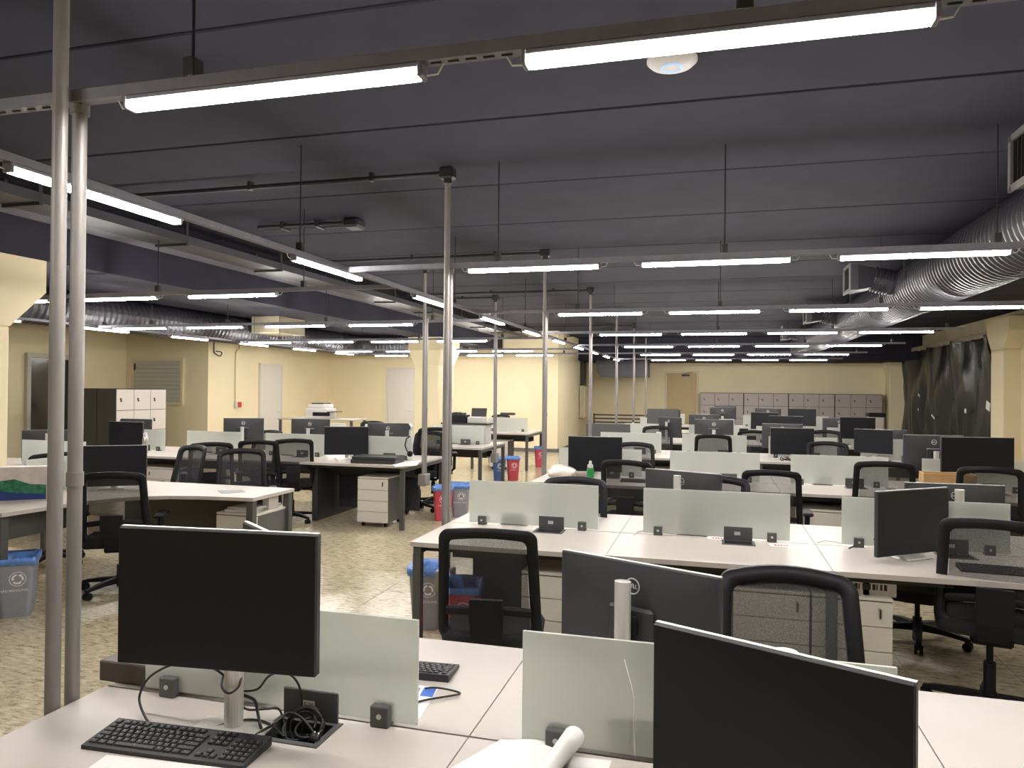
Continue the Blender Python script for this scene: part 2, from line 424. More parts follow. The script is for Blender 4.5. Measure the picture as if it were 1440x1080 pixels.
# doors and windows
def door(n, loc, rz, wd, ht, m, label, dark=False):
    e = empty('door_%d' % n, loc, rz, label, 'door', None, 'structure')
    f = MB().box(-wd/2-0.06, -wd/2, -0.03, 0.03, 0, ht+0.06).box(wd/2, wd/2+0.06, -0.03, 0.03, 0, ht+0.06).box(-wd/2, wd/2, -0.03, 0.03, ht, ht+0.06)
    obj('door_frame', f.mesh('door_frame', 'frame_cream' if m != 'door_white' else 'door_white'), e)
    lf = obj('door_leaf', MB().rbox(-wd/2+0.003, wd/2-0.003, -0.018, 0.018, 0.005, ht-0.003, 0.003).mesh('door_leaf', m), e)
    obj('handle', MB().cyl((wd/2-0.09, -0.018, 1.0), (wd/2-0.09, -0.06, 1.0), 0.012).cyl((wd/2-0.09, -0.055, 1.0), (wd/2-0.2, -0.055, 1.0), 0.009).mesh('handle', 'silver'), lf)
    return e, lf
d1, l1 = door(1, (-0.95, 23.47, 0), 0, 0.90, 2.15, 'door_tan', 'tan wooden door with closer in the far cream wall')
obj('door_closer', MB().rbox(0.0, 0.24, -0.08, -0.02, 2.05, 2.11, 0.008).tube([(0.05, -0.06, 2.13), (0.2, -0.22, 2.15), (0.34, -0.05, 2.17)], 0.008, 6).mesh('door_closer', 'dark_metal'), l1)
door(2, (-8.1, 18.37, 0), 0, 0.80, 2.10, 'door_white', 'white door in cream wall beside the flared column')
door(3, (-10.27, 15.55, 0), H90, 0.82, 2.10, 'door_white', 'narrow white door in the wall with the fire alarm')
e4 = empty('door_4', (-12.37, 11.45, 0), H90, 'dark glazed door with pale frame in left cream wall', 'door', None, 'structure')
obj('door_frame', MB().box(-0.62, -0.54, -0.05, 0.03, 0, 2.2).box(0.54, 0.62, -0.05, 0.03, 0, 2.2).box(-0.54, 0.54, -0.05, 0.03, 2.12, 2.2).mesh('door_frame', 'shutter'), e4)
for s_ in (-0.27, 0.27):
    q = obj('pane', MB().box(s_-0.255, s_+0.255, -0.012, -0.004, 0.04, 2.1).mesh('pane', 'night_glass'), e4)
obj('mullion', MB().box(-0.02, 0.02, -0.03, 0.01, 0.02, 2.12).mesh('mullion', 'silver'), e4)
# shuttered window
we = empty('window_1', (-11.55, 13.28, 1.2), 0, 'grey louvred shutter window above the light locker doors', 'window', None, 'structure')
obj('window_frame', MB().box(-0.66, -0.6, -0.04, 0.02, 0, 1.0).box(0.6, 0.66, -0.04, 0.02, 0, 1.0).box(-0.6, 0.6, -0.04, 0.02, 0.94, 1.0).box(-0.6, 0.6, -0.04, 0.02, 0, 0.06).mesh('window_frame', 'frame_cream'), we)
sl = MB().box(-0.6, 0.6, -0.02, 0.004, 0, 0.085).mesh('slat', 'shutter')
for k in range(10):
    obj('slat', sl, we, (0, -0.004, 0.07+k*0.088), (0.18, 0, 0))
obj('latch', MB().box(-0.585, -0.555, -0.05, -0.02, 0.74, 0.88).mesh('latch', 'dark_metal'), we)
# ================================================================== DUCTS
def ribbed(mb, p0, p1, R, n_r, rib, n=20):
    p0 = Vector(p0); p1 = Vector(p1); d = (p1-p0); pts = []; rr = []
    for k in range(n_r*4+1):
        t = k/(n_r*4); pts.append(tuple(p0+d*t)); rr.append(R + (rib if k % 4 in (1, 2) else 0))
    return mb.tube(pts, rr, n, False)
dr = empty('air_duct', (2.2, 0, 2.785), 0, 'large ribbed dark round air duct hung over the right desks', 'air duct')
obj('duct_run', ribbed(MB(), (0, 1.0, 0), (0, 8.2, 0), 0.262, 85, 0.028, 32).mesh('duct_run', 'duct_dark'), dr)
obj('duct_run', ribbed(MB(), (0, 8.2, 0), (0, 20.5, 0), 0.262, 130, 0.028, 24).mesh('duct_run', 'duct_dark'), dr)
for (y, xf) in ((4.45, -0.62), (9.0, -0.75), (12.95, -0.75), (17.2, -0.75)):
    br = obj('branch_pipe', ribbed(MB(), (xf+0.26, y, 0.1), (-0.2, y, 0.02), 0.13, 9, 0.014, 16).mesh('branch_pipe', 'duct_dark'), dr)
    hood = MB()
    a, b = 0.19, 0.14
    vs = [(xf, y-a, 0.1-b), (xf, y+a, 0.1-b), (xf, y+a, 0.1+b), (xf, y-a, 0.1+b)]
    vs += [(xf+0.08, q[1], q[2]) for q in vs[:4]] + [(xf+0.28, y-0.12, 0.0), (xf+0.28, y+0.12, 0.0), (xf+0.28, y+0.12, 0.2), (xf+0.28, y-0.12, 0.2)]
    hood.add(vs, [(r*4+i, r*4+4+i, r*4+4+(i+1) % 4, r*4+(i+1) % 4) for r in (0, 1) for i in range(4)] + [(11, 10, 9, 8)])
    hd = obj('outlet_box', hood.mesh('outlet_box', 'duct_dark'), dr)
    g = MB().box(xf-0.012, xf+0.002, y-a-0.015, y-a+0.02, 0.1-b-0.015, 0.1+b+0.015).box(xf-0.012, xf+0.002, y+a-0.02, y+a+0.015, 0.1-b-0.015, 0.1+b+0.015)
    g.box(xf-0.012, xf+0.002, y-a, y+a, 0.1-b-0.015, 0.1-b+0.02).box(xf-0.012, xf+0.002, y-a, y+a, 0.1+b-0.02, 0.1+b+0.015)
    gr = obj('grille_frame', g.mesh('grille_frame', 'conduit_grey'), hd)
    v_ = MB()
    for k in range(7): v_.box(xf, xf+0.012, y-a+0.03+k*0.053, y-a+0.036+k*0.053, 0.1-b+0.02, 0.1+b-0.02)
    obj('vanes', v_.mesh('vanes', 'dark_metal'), hd)
for k in range(6):
    for s_ in (-0.30, 0.30): obj('duct_strap', MB().box(s_-0.006, s_+0.006, 2.2+k*3.1, 2.24+k*3.1, 0.0, 0.31).mesh('duct_strap', 'dark_metal'), dr)
dl = empty('air_duct', (-8.78, 0, 2.67), 0, 'ribbed dark round air duct along the left cream wall', 'air duct')
obj('duct_run', ribbed(MB(), (0, 1.0, 0), (0, 16.6, 0), 0.235, 150, 0.02, 22).mesh('duct_run', 'duct_dark'), dl)
elbow = [(0.55 - 0.55*math.cos(t*H90/8), 16.6 + 0.55*math.sin(t*H90/8), 0) for t in range(9)]
obj('duct_elbow', MB().tube(elbow, 0.25, 18).mesh('duct_elbow', 'duct_dark'), dl)
obj('duct_run', ribbed(MB(), (0.55, 17.15, 0), (2.9, 17.15, 0), 0.25, 24, 0.016, 18).mesh('duct_run', 'duct_dark'), dl)
obj('duct_box', MB().rbox(0.35, 0.95, 12.1, 13.0, -0.05, 0.28, 0.01).mesh('duct_box', 'drywall_box'), dl)
# ================================================================== LIGHTS
light_t = Template('linear_light')
LL = 0.88
light_t.part('housing', MB().rbox(-LL/2, LL/2, -0.021, 0.021, 0.014, 0.030, 0.003).mesh('housing', 'rail_dark'))
light_t.part('diffuser', MB().rbox(-LL/2+0.012, LL/2-0.012, -0.022, 0.022, -0.005, 0.014, 0.005).mesh('diffuser', 'lamp'))
for s_ in (-1, 1):
    light_t.part('end_cap', MB().rbox(s_*(LL/2-0.006)-0.007, s_*(LL/2-0.006)+0.007, -0.0225, 0.0225, -0.006, 0.030, 0.003).mesh('end_cap', 'rail_dark'))
    light_t.part('feed_wire', MB().tube([(s_*LL/2, 0.012, 0.006), (s_*(LL/2+0.03), 0.012, 0.008), (s_*(LL/2+0.045), 0.012, 0.033)], 0.0025, 6).mesh('feed_wire', 'cable_white'))
LZ = 2.385
slot_me = MB().rbox(-0.014, 0.014, -0.0035, 0.0035, -0.002, 0.001, 0.001).mesh('slot', 'slot_black')
def rail(p, length, along_y, label, hangers, slots=()):
    e = empty('lighting_rail', (p[0], p[1], LZ), H90 if along_y else 0, label, 'rail')
    obj('channel', MB().box(0, length, -0.017, 0.017, 0.031, 0.034).box(0, length, -0.019, -0.016, 0.0305, 0.062).box(0, length, 0.016, 0.019, 0.0305, 0.062).mesh('channel', 'rail_dark'), e)
    for h in hangers:
        hg = obj('hanger_bracket', MB().rbox(h-0.018, h+0.018, -0.021, 0.021, 0.060, 0.115, 0.003).mesh('hanger_bracket', 'dark_metal'), e)
        obj('hanger_rod', MB().cyl((h, 0, 0.11), (h, 0, CZ-LZ), 0.0045, None, 6).mesh('hanger_rod', 'conduit_dark'), hg)
    for sx in slots: obj('slot', slot_me, e, (sx, 0.0, 0.0302))
    return e
ORD = ['first', 'second', 'third', 'fourth', 'fifth', 'sixth', 'seventh', 'eighth', 'ninth', 'tenth', 'eleventh', 'twelfth']
def lights(ps, along_y, label, group, rev=False):
    n = len(ps)
    for k, p in enumerate(ps):
        light_t.put((p[0], p[1], LZ), H90 if along_y else 0, ORD[n-1-k if rev else k] + ' ' + label, 'ceiling light', group)
RY = [1.68, 4.6, 7.52, 10.42, 13.4, 16.5, 19.5]
bench_word = ['bench with the coiled cables', 'bench with the red-printed cards', 'bench with the green bottle', 'bench with the silver flask', 'fifth white bench', 'sixth white bench', 'seventh white bench']
bench_word[4] = 'bench with the grey end panel'
bench_word[5] = 'bench second from the far lockers'
bench_word[6] = 'bench right before the far lockers'
for r, y in enumerate(RY):
    lights([(-1.13 + 1.13*k, y) for k in range(4)], False, 'light bar from the aisle, above the ' + bench_word[r], 'light bars above the ' + bench_word[r])
    sl_ = [2.45-0.69 + 1.13*k + 0.045*q + 0.03 for k in range(3) for q in range(5)] + [0.1+0.055*q for q in range(12)] if r == 0 else []
    rail((-2.45, y), 5.5, False, 'dark perforated lighting rail above the ' + bench_word[r], [1.09, 2.51, 3.95, 5.3], sl_)
lights([(-2.45, 0.64 + 1.86*k) for k in range(0, 11)], True, 'glowing light bar along the aisle counted from the added far end bar', 'light bars above the aisle', True)  # bar nearest the electrical panel is added to brighten the dim corridor end
rail((-2.45, -1.2), 21.9, True, 'long dark lighting rail above the aisle', [2.4+2.8*k for k in range(7)])
LY = [5.45, 8.38, 11.45, 14.62, 16.55]
lrow = ['curved-edge desk', 'left bench with the black case', 'left bench with the box files', 'left bench beside the far red bin', 'aisle before the white door']
for r, y in enumerate(LY):
    lights([(-3.99 - 1.2*k, y) for k in range(4)], False, 'light bar from the aisle, over the ' + lrow[r], 'light bars over the ' + lrow[r])
    rail((-8.3, y), 5.85, False, 'thin dark lighting rail over the ' + lrow[r], [0.9, 2.1, 3.55, 5.0])
lights([(-8.3, 6.75 + 1.75*k) for k in range(6)], True, 'glowing light bar below left wall duct, counted from the duct elbow', 'light bars below the left duct', True)
rail((-8.3, 4.0), 12.6, True, 'long dark lighting rail below the left wall duct', [1.0, 4.5, 8.0, 11.5])
# access point
ap = empty('access_point', PZ(945, 93, 3.07), 0, 'white round ceiling access point with blue ring', 'access point')
ap.location.z = CZ
obj('shell', MB().lathe([(0.02, -0.038), (0.06, -0.036), (0.095, -0.026), (0.112, -0.010), (0.112, 0.0)], 32).mesh('shell', 'white_plastic'), ap)
rg = MB()
for k in range(28):
    t0, t1 = 2*math.pi*k/28, 2*math.pi*(k+1)/28
    rg.add([(r*math.cos(t), r*math.sin(t), z) for t in (t0, t1) for r, z in ((0.038, -0.0392), (0.048, -0.0388))], [(0, 1, 3, 2)])
obj('light_ring', rg.mesh('light_ring', 'blue_led'), ap)
# ================================================================== SERVICE POLES
def pole(x, y, label, tick, zbot=0.42, cond=2.3, second=True, thin=False):
    e = empty('service_pole', (x, y, zbot), 0, label, 'pole')
    h = CZ - zbot
    r = 0.0195
    obj('tall_pipe', MB().cyl((0.0, -0.03, 0), (0.0, -0.03, h-0.03), r, None, 16).mesh('tall_pipe', 'conduit_grey'), e)
    if second:
        z2 = 2.42 - zbot
        p2 = obj('short_pipe', MB().cyl((0.0, 0.035, 0), (0.0, 0.035, z2), r, None, 16).mesh('short_pipe', 'conduit_grey'), e)
        obj('coupling', MB().cyl((0.0, 0.035, z2-0.03), (0.0, 0.035, z2+0.025), r+0.006, None, 16).mesh('coupling', 'conduit_grey'), p2)
    if second: obj('coupling', MB().cyl((0.0, 0.035, 1.33-zbot), (0.0, 0.035, 1.37-zbot), r+0.003, None, 16).mesh('coupling', 'conduit_grey'), p2)
    obj('outlet_box', MB().rbox(-0.05, 0.045, -0.075, 0.085, -0.14, 0.0, 0.008).mesh('outlet_box', 'conduit_grey'), e)
    b = obj('junction_box', MB().rbox(-0.055, 0.045, -0.065, 0.02, h-0.10, h-0.02, 0.012).cyl((0.0, -0.03, h-0.13), (0.0, -0.03, h-0.10), r+0.008, None, 14).mesh('junction_box', 'conduit_dark'), e)
    rn = obj('ceiling_conduit', MB().cyl((-0.05, -0.03, h-0.06), (-cond, -0.03, h-0.06), 0.016, None, 10).mesh('ceiling_conduit', 'conduit_dark'), e)
    for k in (0.55, 1.5):
        if k < cond: obj('clip', MB().rbox(-k-0.015, -k+0.015, -0.052, -0.008, h-0.08, h-0.02, 0.003).mesh('clip', 'conduit_dark'), rn)
for r, y in enumerate([1.66, 4.60, 7.53, 10.5, 13.45, 16.5, 19.5]):
    pole(-1.752 if r == 0 else -1.704, y, 'grey steel twin-pipe service pole at the end of the ' + bench_word[r], r, cond=2.85)
pole(PX(598, 500, -3.30)[0], PX(598, 500, -3.30)[1], 'slim grey service pole at the end of the left bench with the black case', 0, 0.60, cond=1.4)
pole(PX(697, 500, -3.30)[0], PX(697, 500, -3.30)[1], 'slim grey service pole at the end of the left bench with box files', 0, 0.60, cond=1.4)
# loose twin conduits on the ceiling
cd = empty('conduit_pair', PZ(500, 316, 3.05), 0, 'pair of dark ceiling conduits ending in a junction box', 'conduit')
cd.location.z = CZ
obj('junction_box', MB().rbox(-0.09, 0.06, -0.09, 0.09, -0.085, -0.001, 0.02).mesh('junction_box', 'conduit_dark'), cd)
for s_ in (-0.045, 0.045): obj('pipe', MB().cyl((-0.08, s_, -0.04), (-0.95, s_, -0.04), 0.018, None, 10).mesh('pipe', 'conduit_dark'), cd)
for k in (0.35, 0.7): obj('clip', MB().rbox(-k-0.015, -k+0.015, -0.075, 0.075, -0.065, -0.001, 0.003).mesh('clip', 'conduit_dark'), cd)
# ================================================================== BENCHES
DT, HALF, PIT = 0.73, 0.655, 1.13
DTH = 0.026
_dk = {}
def desk_mesh(pit, half):
    k = (pit, half)
    if k not in _dk:
        _dk[k] = MB().plate_hole(-pit/2+0.0018, pit/2-0.0018, -half, -0.004, DT-DTH, DT, 0.048, 0.218, -0.158, -0.038).mesh('desktop', 'laminate')
    return _dk[k]
boxf = MB()
boxf.plate_hole(0.040, 0.226, -0.166, -0.030, DT, DT+0.003, 0.056, 0.210, -0.150, -0.050)
boxf.box(0.052, 0.056, -0.154, -0.042, DT-0.09, DT).box(0.210, 0.214, -0.154, -0.042, DT-0.09, DT).box(0.056, 0.210, -0.154, -0.150, DT-0.09, DT).box(0.056, 0.210, -0.046, -0.042, DT-0.09, DT)
boxf.box(0.052, 0.214, -0.154, -0.042, DT-0.094, DT-0.09)
boxf_me = boxf.mesh('power_box', 'box_grey')
sock_me = MB().rbox(0.062, 0.204, -0.085, -0.060, DT-0.085, DT-0.02, 0.003).mesh('socket_strip', 'black_plastic')
lid_me = MB().rbox(0.052, 0.214, -0.038, -0.031, DT+0.002, DT+0.082, 0.002).mesh('lid', 'box_grey')
lab_me = MB().box(0.112, 0.146, -0.0388, -0.038, DT+0.034, DT+0.054).mesh('label_plate', 'white_plastic')
GW, GZ = 0.85, 1.015
glass_me = MB().rbox(-GW/2, GW/2, -0.004, 0.004, DT+0.012, GZ, 0.0015).mesh('glass_screen', 'frosted_glass')
clamp_me = MB().rbox(-0.026, 0.026, -0.024, 0.024, DT, DT+0.056, 0.003).mesh('clamp', 'box_grey')
screw_me = MB().cyl((0, -0.0245, DT+0.03), (0, -0.026, DT+0.03), 0.007, None, 12).mesh('screw', 'silver')
def bench(x0, n, yc, label, half=HALF, pit=PIT, group=None, glass=None, lids=True, name='bench_desk'):
    e = empty(name, (x0, yc, 0), 0, label, 'desk', group)
    dm = desk_mesh(pit, half); W = n*pit
    lm = MB().rbox(-0.025, 0.025, -0.025, 0.025, 0, DT-DTH-0.04, 0.004).mesh('leg', 'leg_metal')
    for x in [0.035] + ([W/2] if n > 2 else []) + [W-0.035]:
        for y in (-half+0.04, half-0.04): obj('leg', lm, e, (x, y, 0))
        obj('crossbeam', MB().rbox(x-0.025, x+0.025, -half+0.02, half-0.02, DT-DTH-0.045, DT-DTH, 0.003).mesh('crossbeam', 'leg_metal'), e)
    for y in (-half+0.12, half-0.12):
        obj('long_beam', MB().box(0.06, W-0.06, y-0.02, y+0.02, DT-DTH-0.042, DT-DTH-0.002).mesh('long_beam', 'dark_metal'), e)
    obj('cable_trough', MB().box(0.08, W-0.08, -0.15, 0.15, DT-0.19, DT-0.185).box(0.08, W-0.08, -0.155, -0.15, DT-0.19, DT-0.10).box(0.08, W-0.08, 0.15, 0.155, DT-0.19, DT-0.10).mesh('cable_trough', 'dark_metal'), e)
    for k in range(n):
        xc = (k+0.5)*pit
        for rz in (0, math.pi):
            obj('desktop', dm, e, (xc, 0, 0), (0, 0, rz))
            if lids:
                b = obj('power_box', boxf_me, e, (xc, 0, 0), (0, 0, rz))
                obj('socket_strip', sock_me, b)
                obj('lid', lid_me, b); obj('label_plate', lab_me, b)
        if glass is None or k in glass:
            g = obj('glass_screen', glass_me, e, (xc, 0, 0))
            for s_ in (-0.335, 0.325):
                obj('clamp', clamp_me, g, (s_, 0, 0)); obj('screw', screw_me, g, (s_, 0, 0))
    return e
BY = [1.79, 4.60, 7.50, 10.42, 13.35, 16.3, 19.2]
blabel = ['white bench desk with black keyboard and coiled cables on it', 'white bench desk with two red-printed cards lying on it',
          'white bench desk carrying green bottle and white plastic bag', 'white bench desk with tall silver flask and bottles at its end',
          'white bench desk with dark grey end panel at its end', 'white bench desk, second from the far lockers', 'white bench desk nearest the far lockers']
XB = -1.68
for r, y in enumerate(BY):
    bench(XB - (0.045 if r == 0 else 0), 4, y, blabel[r], group='right hand bench desks')
for e in list(bpy.data.objects):
    if e.name == 'bench_desk.001':
        obj('modesty_panel', MB().rbox(0.17, 1.06, -0.012, 0.012, 0.15, 0.52, 0.003).mesh('modesty_panel', 'dark_metal'), e)
def SX(k): return XB + (k+0.5)*PIT
# left benches
XLB = -3.36 - 4*1.2
lb_ = bench(XLB, 4, 8.35, 'white bench desk with flat black case and pedestal near the red bin', pit=1.2, group='left hand bench desks')
obj('panel_leg', MB().rbox(3.55, 3.62, -0.5, 0.5, 0.02, 0.66, 0.004).mesh('panel_leg', 'dark_metal'), lb_)
obj('modesty_panel', MB().rbox(3.64, 4.72, -0.012, 0.012, 0.12, 0.52, 0.003).mesh('modesty_panel', 'dark_metal'), lb_)
bench(-3.30-3*1.2, 3, 11.05, 'white bench desk with black box files standing on its screen end', pit=1.2, group='left hand bench desks')
bench(-3.50-1.2, 1, 14.68, 'short white bench desk beside the far red bin', pit=1.2, group='left hand bench desks', lids=False)
# labelled lid text on the near power box (E.20)
lt = text_mesh('E.20', 0.016, 'dark_metal', 0.0003)
for e in list(bpy.data.objects):
    if e.name.startswith('bench_desk') and abs(e.location.y-1.79) < 0.01:
        for pb in e.children:
            if pb.name.startswith('power_box') and abs(pb.location.x-0.565) < 0.01 and abs(pb.rotation_euler.z) < 0.1:
                for lp in pb.children:
                    if lp.name.startswith('label_plate'):
                        lp.location = (0, 0, 0)
                        t_ = obj('lettering', lt, pb, (0.129, -0.0391, DT+0.044), (H90, 0, 0))
# ================================================================== MONITOR
MW, MH = 0.532, 0.345
def logo_meshes():
    m = MB()
    n = 28
    for k in range(n):
        t0, t1 = 2*math.pi*k/n, 2*math.pi*(k+1)/n
        ring = [(r*math.cos(t), y, r*math.sin(t)) for t in (t0, t1) for r, y in ((0.0205, 0.0), (0.0205, 0.0016), (0.0245, 0.0016), (0.0245, 0.0))]
        m.add(ring, [(0, 1, 5, 4), (1, 2, 6, 5), (2, 3, 7, 6)])
    return m.mesh('logo_ring', 'logo_silver')
ring_me = logo_meshes()
def dell_mesh():
    # D, slanted E, L, L drawn as bars
    m = MB(); t = 0.0021; y0, y1 = 0.0, 0.0015; h = 0.0115; a = 0.0
    def bar(x0, z0, x1, z1):
        d = Vector((x1-x0, 0, z1-z0)); L = d.length; nrm = Vector((-d.z, 0, d.x)).normalized()*t/2
        p = [Vector((x0, 0, z0))+nrm, Vector((x1, 0, z1))+nrm, Vector((x1, 0, z1))-nrm, Vector((x0, 0, z0))-nrm]
        vs = [(q.x, y0, q.z) for q in p] + [(q.x, y1, q.z) for q in p]
        m.add(vs, [(4, 5, 6, 7), (3, 2, 1, 0), (0, 1, 5, 4), (1, 2, 6, 5), (2, 3, 7, 6), (3, 0, 4, 7)])
    z = h/2
    bar(-0.016, -z, -0.016, z); bar(-0.016, z, -0.011, z*0.75); bar(-0.011, z*0.75, -0.0095, 0); bar(-0.0095, 0, -0.011, -z*0.75); bar(-0.011, -z*0.75, -0.016, -z)
    for q in (-1, 0, 1): bar(-0.0075+q*0.0012, q*z*0.85-0.002, 0.0005+q*0.0012, q*z*0.85+0.0025)
    bar(-0.0085, -z*0.9, -0.0055, z*0.75)
    bar(0.0035, z, 0.0035, -z); bar(0.0035, -z, 0.0085, -z); bar(0.0105, z, 0.0105, -z); bar(0.0105, -z, 0.016, -z)
    return m.mesh('logo_letters', 'logo_silver')
dell_me = dell_mesh()
def make_monitor(W=MW, Hh=MH, round_base=False, name='monitor'):
    T = Template(name)
    zc = 0.205 + 0.0
    sh = MB().rbox(-W/2, W/2, -0.012, 0.014, zc-Hh/2, zc+Hh/2, 0.004)
    vs = []; NR, NP = 7, 40
    for q in range(NR+1):
        f_ = 1 - q/NR; ax, az = (W/2-0.004)*f_, (Hh/2-0.004)*f_; e_ = 2/(2 + 10*f_)
        dep = 0.0135 + 0.0165*(1-f_**2.2)
        for k in range(NP):
            t = 2*math.pi*(k+0.5)/NP; c_, s2 = math.cos(t), math.sin(t)
            vs.append((ax*math.copysign(abs(c_)**e_, c_), dep, zc + az*math.copysign(abs(s2)**e_, s2)))
    sh.add(vs, [(q*NP+k, (q+1)*NP+k, (q+1)*NP+(k+1) % NP, q*NP+(k+1) % NP) for q in range(NR) for k in range(NP)], True)
    sh.rbox(-0.075, 0.075, 0.028, 0.046, zc-0.10, zc+0.05, 0.012)
    a = T.part('shell', sh.mesh('shell', 'shell_grey'))
    T.part('edge_trim', MB().box(-W/2+0.001, W/2-0.001, -0.004, 0.008, zc+Hh/2-0.0005, zc+Hh/2+0.0013).mesh('edge_trim', 'silver'), a)
    d = T.part('display', MB().rbox(-W/2+0.003, W/2-0.003, -0.0145, -0.0115, zc-Hh/2+0.003, zc+Hh/2-0.003, 0.001).mesh('display', 'screen_black'), a)
    T.part('logo_ring', ring_me, a, (0, 0.0262, zc+Hh*0.31), (0, 0, 0), 'round silver maker logo')
    # letters are read from behind
    T.part('logo_letters', dell_me, a, (0, 0.0262, zc+Hh*0.31), (0, 0, 0))
    T.parts[-1] = ('logo_letters', dell_flip, a, (0, 0.0262, zc+Hh*0.31), (0, 0, 0), None)
    el = [(0.025*math.cos(2*math.pi*k/20), 0.083+0.021*math.sin(2*math.pi*k/20)) for k in range(20)]
    c = MB().prism(el, 0.008, 0.335)
    T.part('stand_column', c.mesh('stand_column', 'silver'))
    T.part('tilt_joint', MB().cyl((0, 0.044, zc), (0, 0.066, zc), 0.032, None, 14).rbox(-0.03, 0.03, 0.046, 0.064, zc-0.03, zc+0.03, 0.004).mesh('tilt_joint', 'black_plastic'))
    T.part('stand_base', MB().rbox(-0.10, 0.10, -0.055, 0.125, 0.0, 0.010, 0.004).mesh('stand_base', 'silver'))
    return T
# mirrored letters so that they read correctly on the back of the panel
_m = MB()
_src = dell_me
_m.v = [(-v.co.x, v.co.y, v.co.z) for v in _src.vertices]
_m.f = [tuple(reversed(p.vertices)) for p in _src.polygons]; _m.sm = [False]*len(_m.f)
dell_flip = _m.mesh('logo_letters', 'logo_silver')
mon_t = make_monitor()
wide_t = make_monitor(0.60, 0.31)
small_t = make_monitor(0.46, 0.30)
PANEL = ('shell', 'tilt_joint')
def monitor(cx, cy, ztop, rz, label, group=None, T=None):
    T = T or mon_t
    hh = 0.31/2 if T is wide_t else (0.30/2 if T is small_t else MH/2)
    lift = ztop - (DT + 0.205 + hh)
    return T.put((cx, cy, DT), rz, label, 'monitor', group, {'shell': lift, 'tilt_joint': lift})
def mon_px(px, py, Y, rz, label, group=None, T=None):
    p = PY(px, py, Y)
    return monitor(p[0], Y, min(max(p[2], 1.085), 1.3), rz, label, group, T)
R = math.radians
# ---- near monitors
monitor(-1.185, 1.575, 1.262, R(6), 'black monitor switched off behind the black keyboard, cables beneath')
monitor(0.12, 1.60, 1.092, R(-24.4), 'black monitor switched off, turned aside next to the paper roll')
monitor(-0.215, 2.22, 1.105, R(180-23.8), 'dark monitor seen from behind between two mesh chairs, logo showing')
monitor(-1.33, 2.04, 1.155, R(180-37), 'dark monitor mostly hidden behind the monitor over the keyboard')
# bench B
monitor(1.035, 4.38, 1.10, R(38), 'black monitor turned aside in front of frosted screen and low chair')
monitor(1.36, 4.83, 1.088, R(180+4), 'dark monitor seen from behind above the frosted screen beside the turned one')
mon_px(960, 667, 4.98, R(180-22), 'dark monitor seen from behind, logo above frosted screen, before the mesh chairs')
# bench C
mon_px(837, 614, 7.25, R(4), 'black monitor switched off behind the green bottle')
mon_px(1312, 612, 7.85, R(180+6), 'dark monitor seen from behind next to the wooden box')
mon_px(1374, 615, 7.32, R(8), 'wide black monitor switched off above the wooden box', None, wide_t)
# bench D
mon_px(1114, 602, 10.15, R(2), 'black monitor with dark tangled cables at its foot')
mon_px(1004, 590, 10.8, R(180), 'dark monitor with logo seen from behind above the headrest chair')
mon_px(1206, 587, 12.9, R(4), 'black monitor with bright silver stand before the water dispenser')
mon_px(1228, 604, 10.2, R(-28), 'black monitor turned aside beside two small bottles', None, small_t)
mon_px(942, 587, 13.2, R(180-40), 'dark monitor beside its tall silver stand column behind white bottle')
mon_px(1100, 596, 10.85, R(180), 'dark monitor from behind, hidden mostly by the one with tangled cables')
mon_px(990, 583, 13.75, R(180+8), 'dark monitor seen from behind, small logo, above the headrest chair monitor')
mon_px(1105, 585, 13.1, R(-6), 'long black monitor edge above the tangled cable monitor')
mon_px(1075, 580, 16.0, R(2), 'black monitor with round chair in front near far lockers')
mon_px(1016, 573, 16.75, R(180), 'dark monitor from behind with logo in front of locker doors')
mon_px(1080, 574, 16.75, R(180-4), 'dark monitor from behind with tiny logo before lower locker doors')
mon_px(1128, 575, 16.0, R(-14), 'black monitor turned a little, nearest before the locker doors')
mon_px(940, 576, 16.7, R(180-10), 'dark monitor from behind below the tan door')
mon_px(1180, 588, 13.7, R(180), 'dark monitor from behind beside the water dispenser')
mon_px(1245, 604, 10.85, R(180-6), 'dark monitor from behind, left of the black plastic sheet foot')
mon_px(1020, 571, 19.5, R(180+4), 'dark monitor from behind on bench nearest the lockers')
# left bench LB
mon_px(343, 588, 8.75, R(180+22), 'dark monitor with logo seen from behind below the fire alarm')
mon_px(437, 589, 8.75, R(180+8), 'dark monitor with logo seen from behind in front of the printer')
mon_px(546, 595, 8.75, R(180+16), 'dark monitor with logo seen from behind, headset hanging beside it')
mon_px(487.5, 600, 8.2, R(24), 'black monitor switched off behind the flat black case')
mon_px(178, 593, 8.15, R(2), 'black monitor in front of the light locker doors and steel flask')
mon_px(192, 589, 8.85, R(180), 'dark monitor from behind, partly hidden by the black one at the lockers')
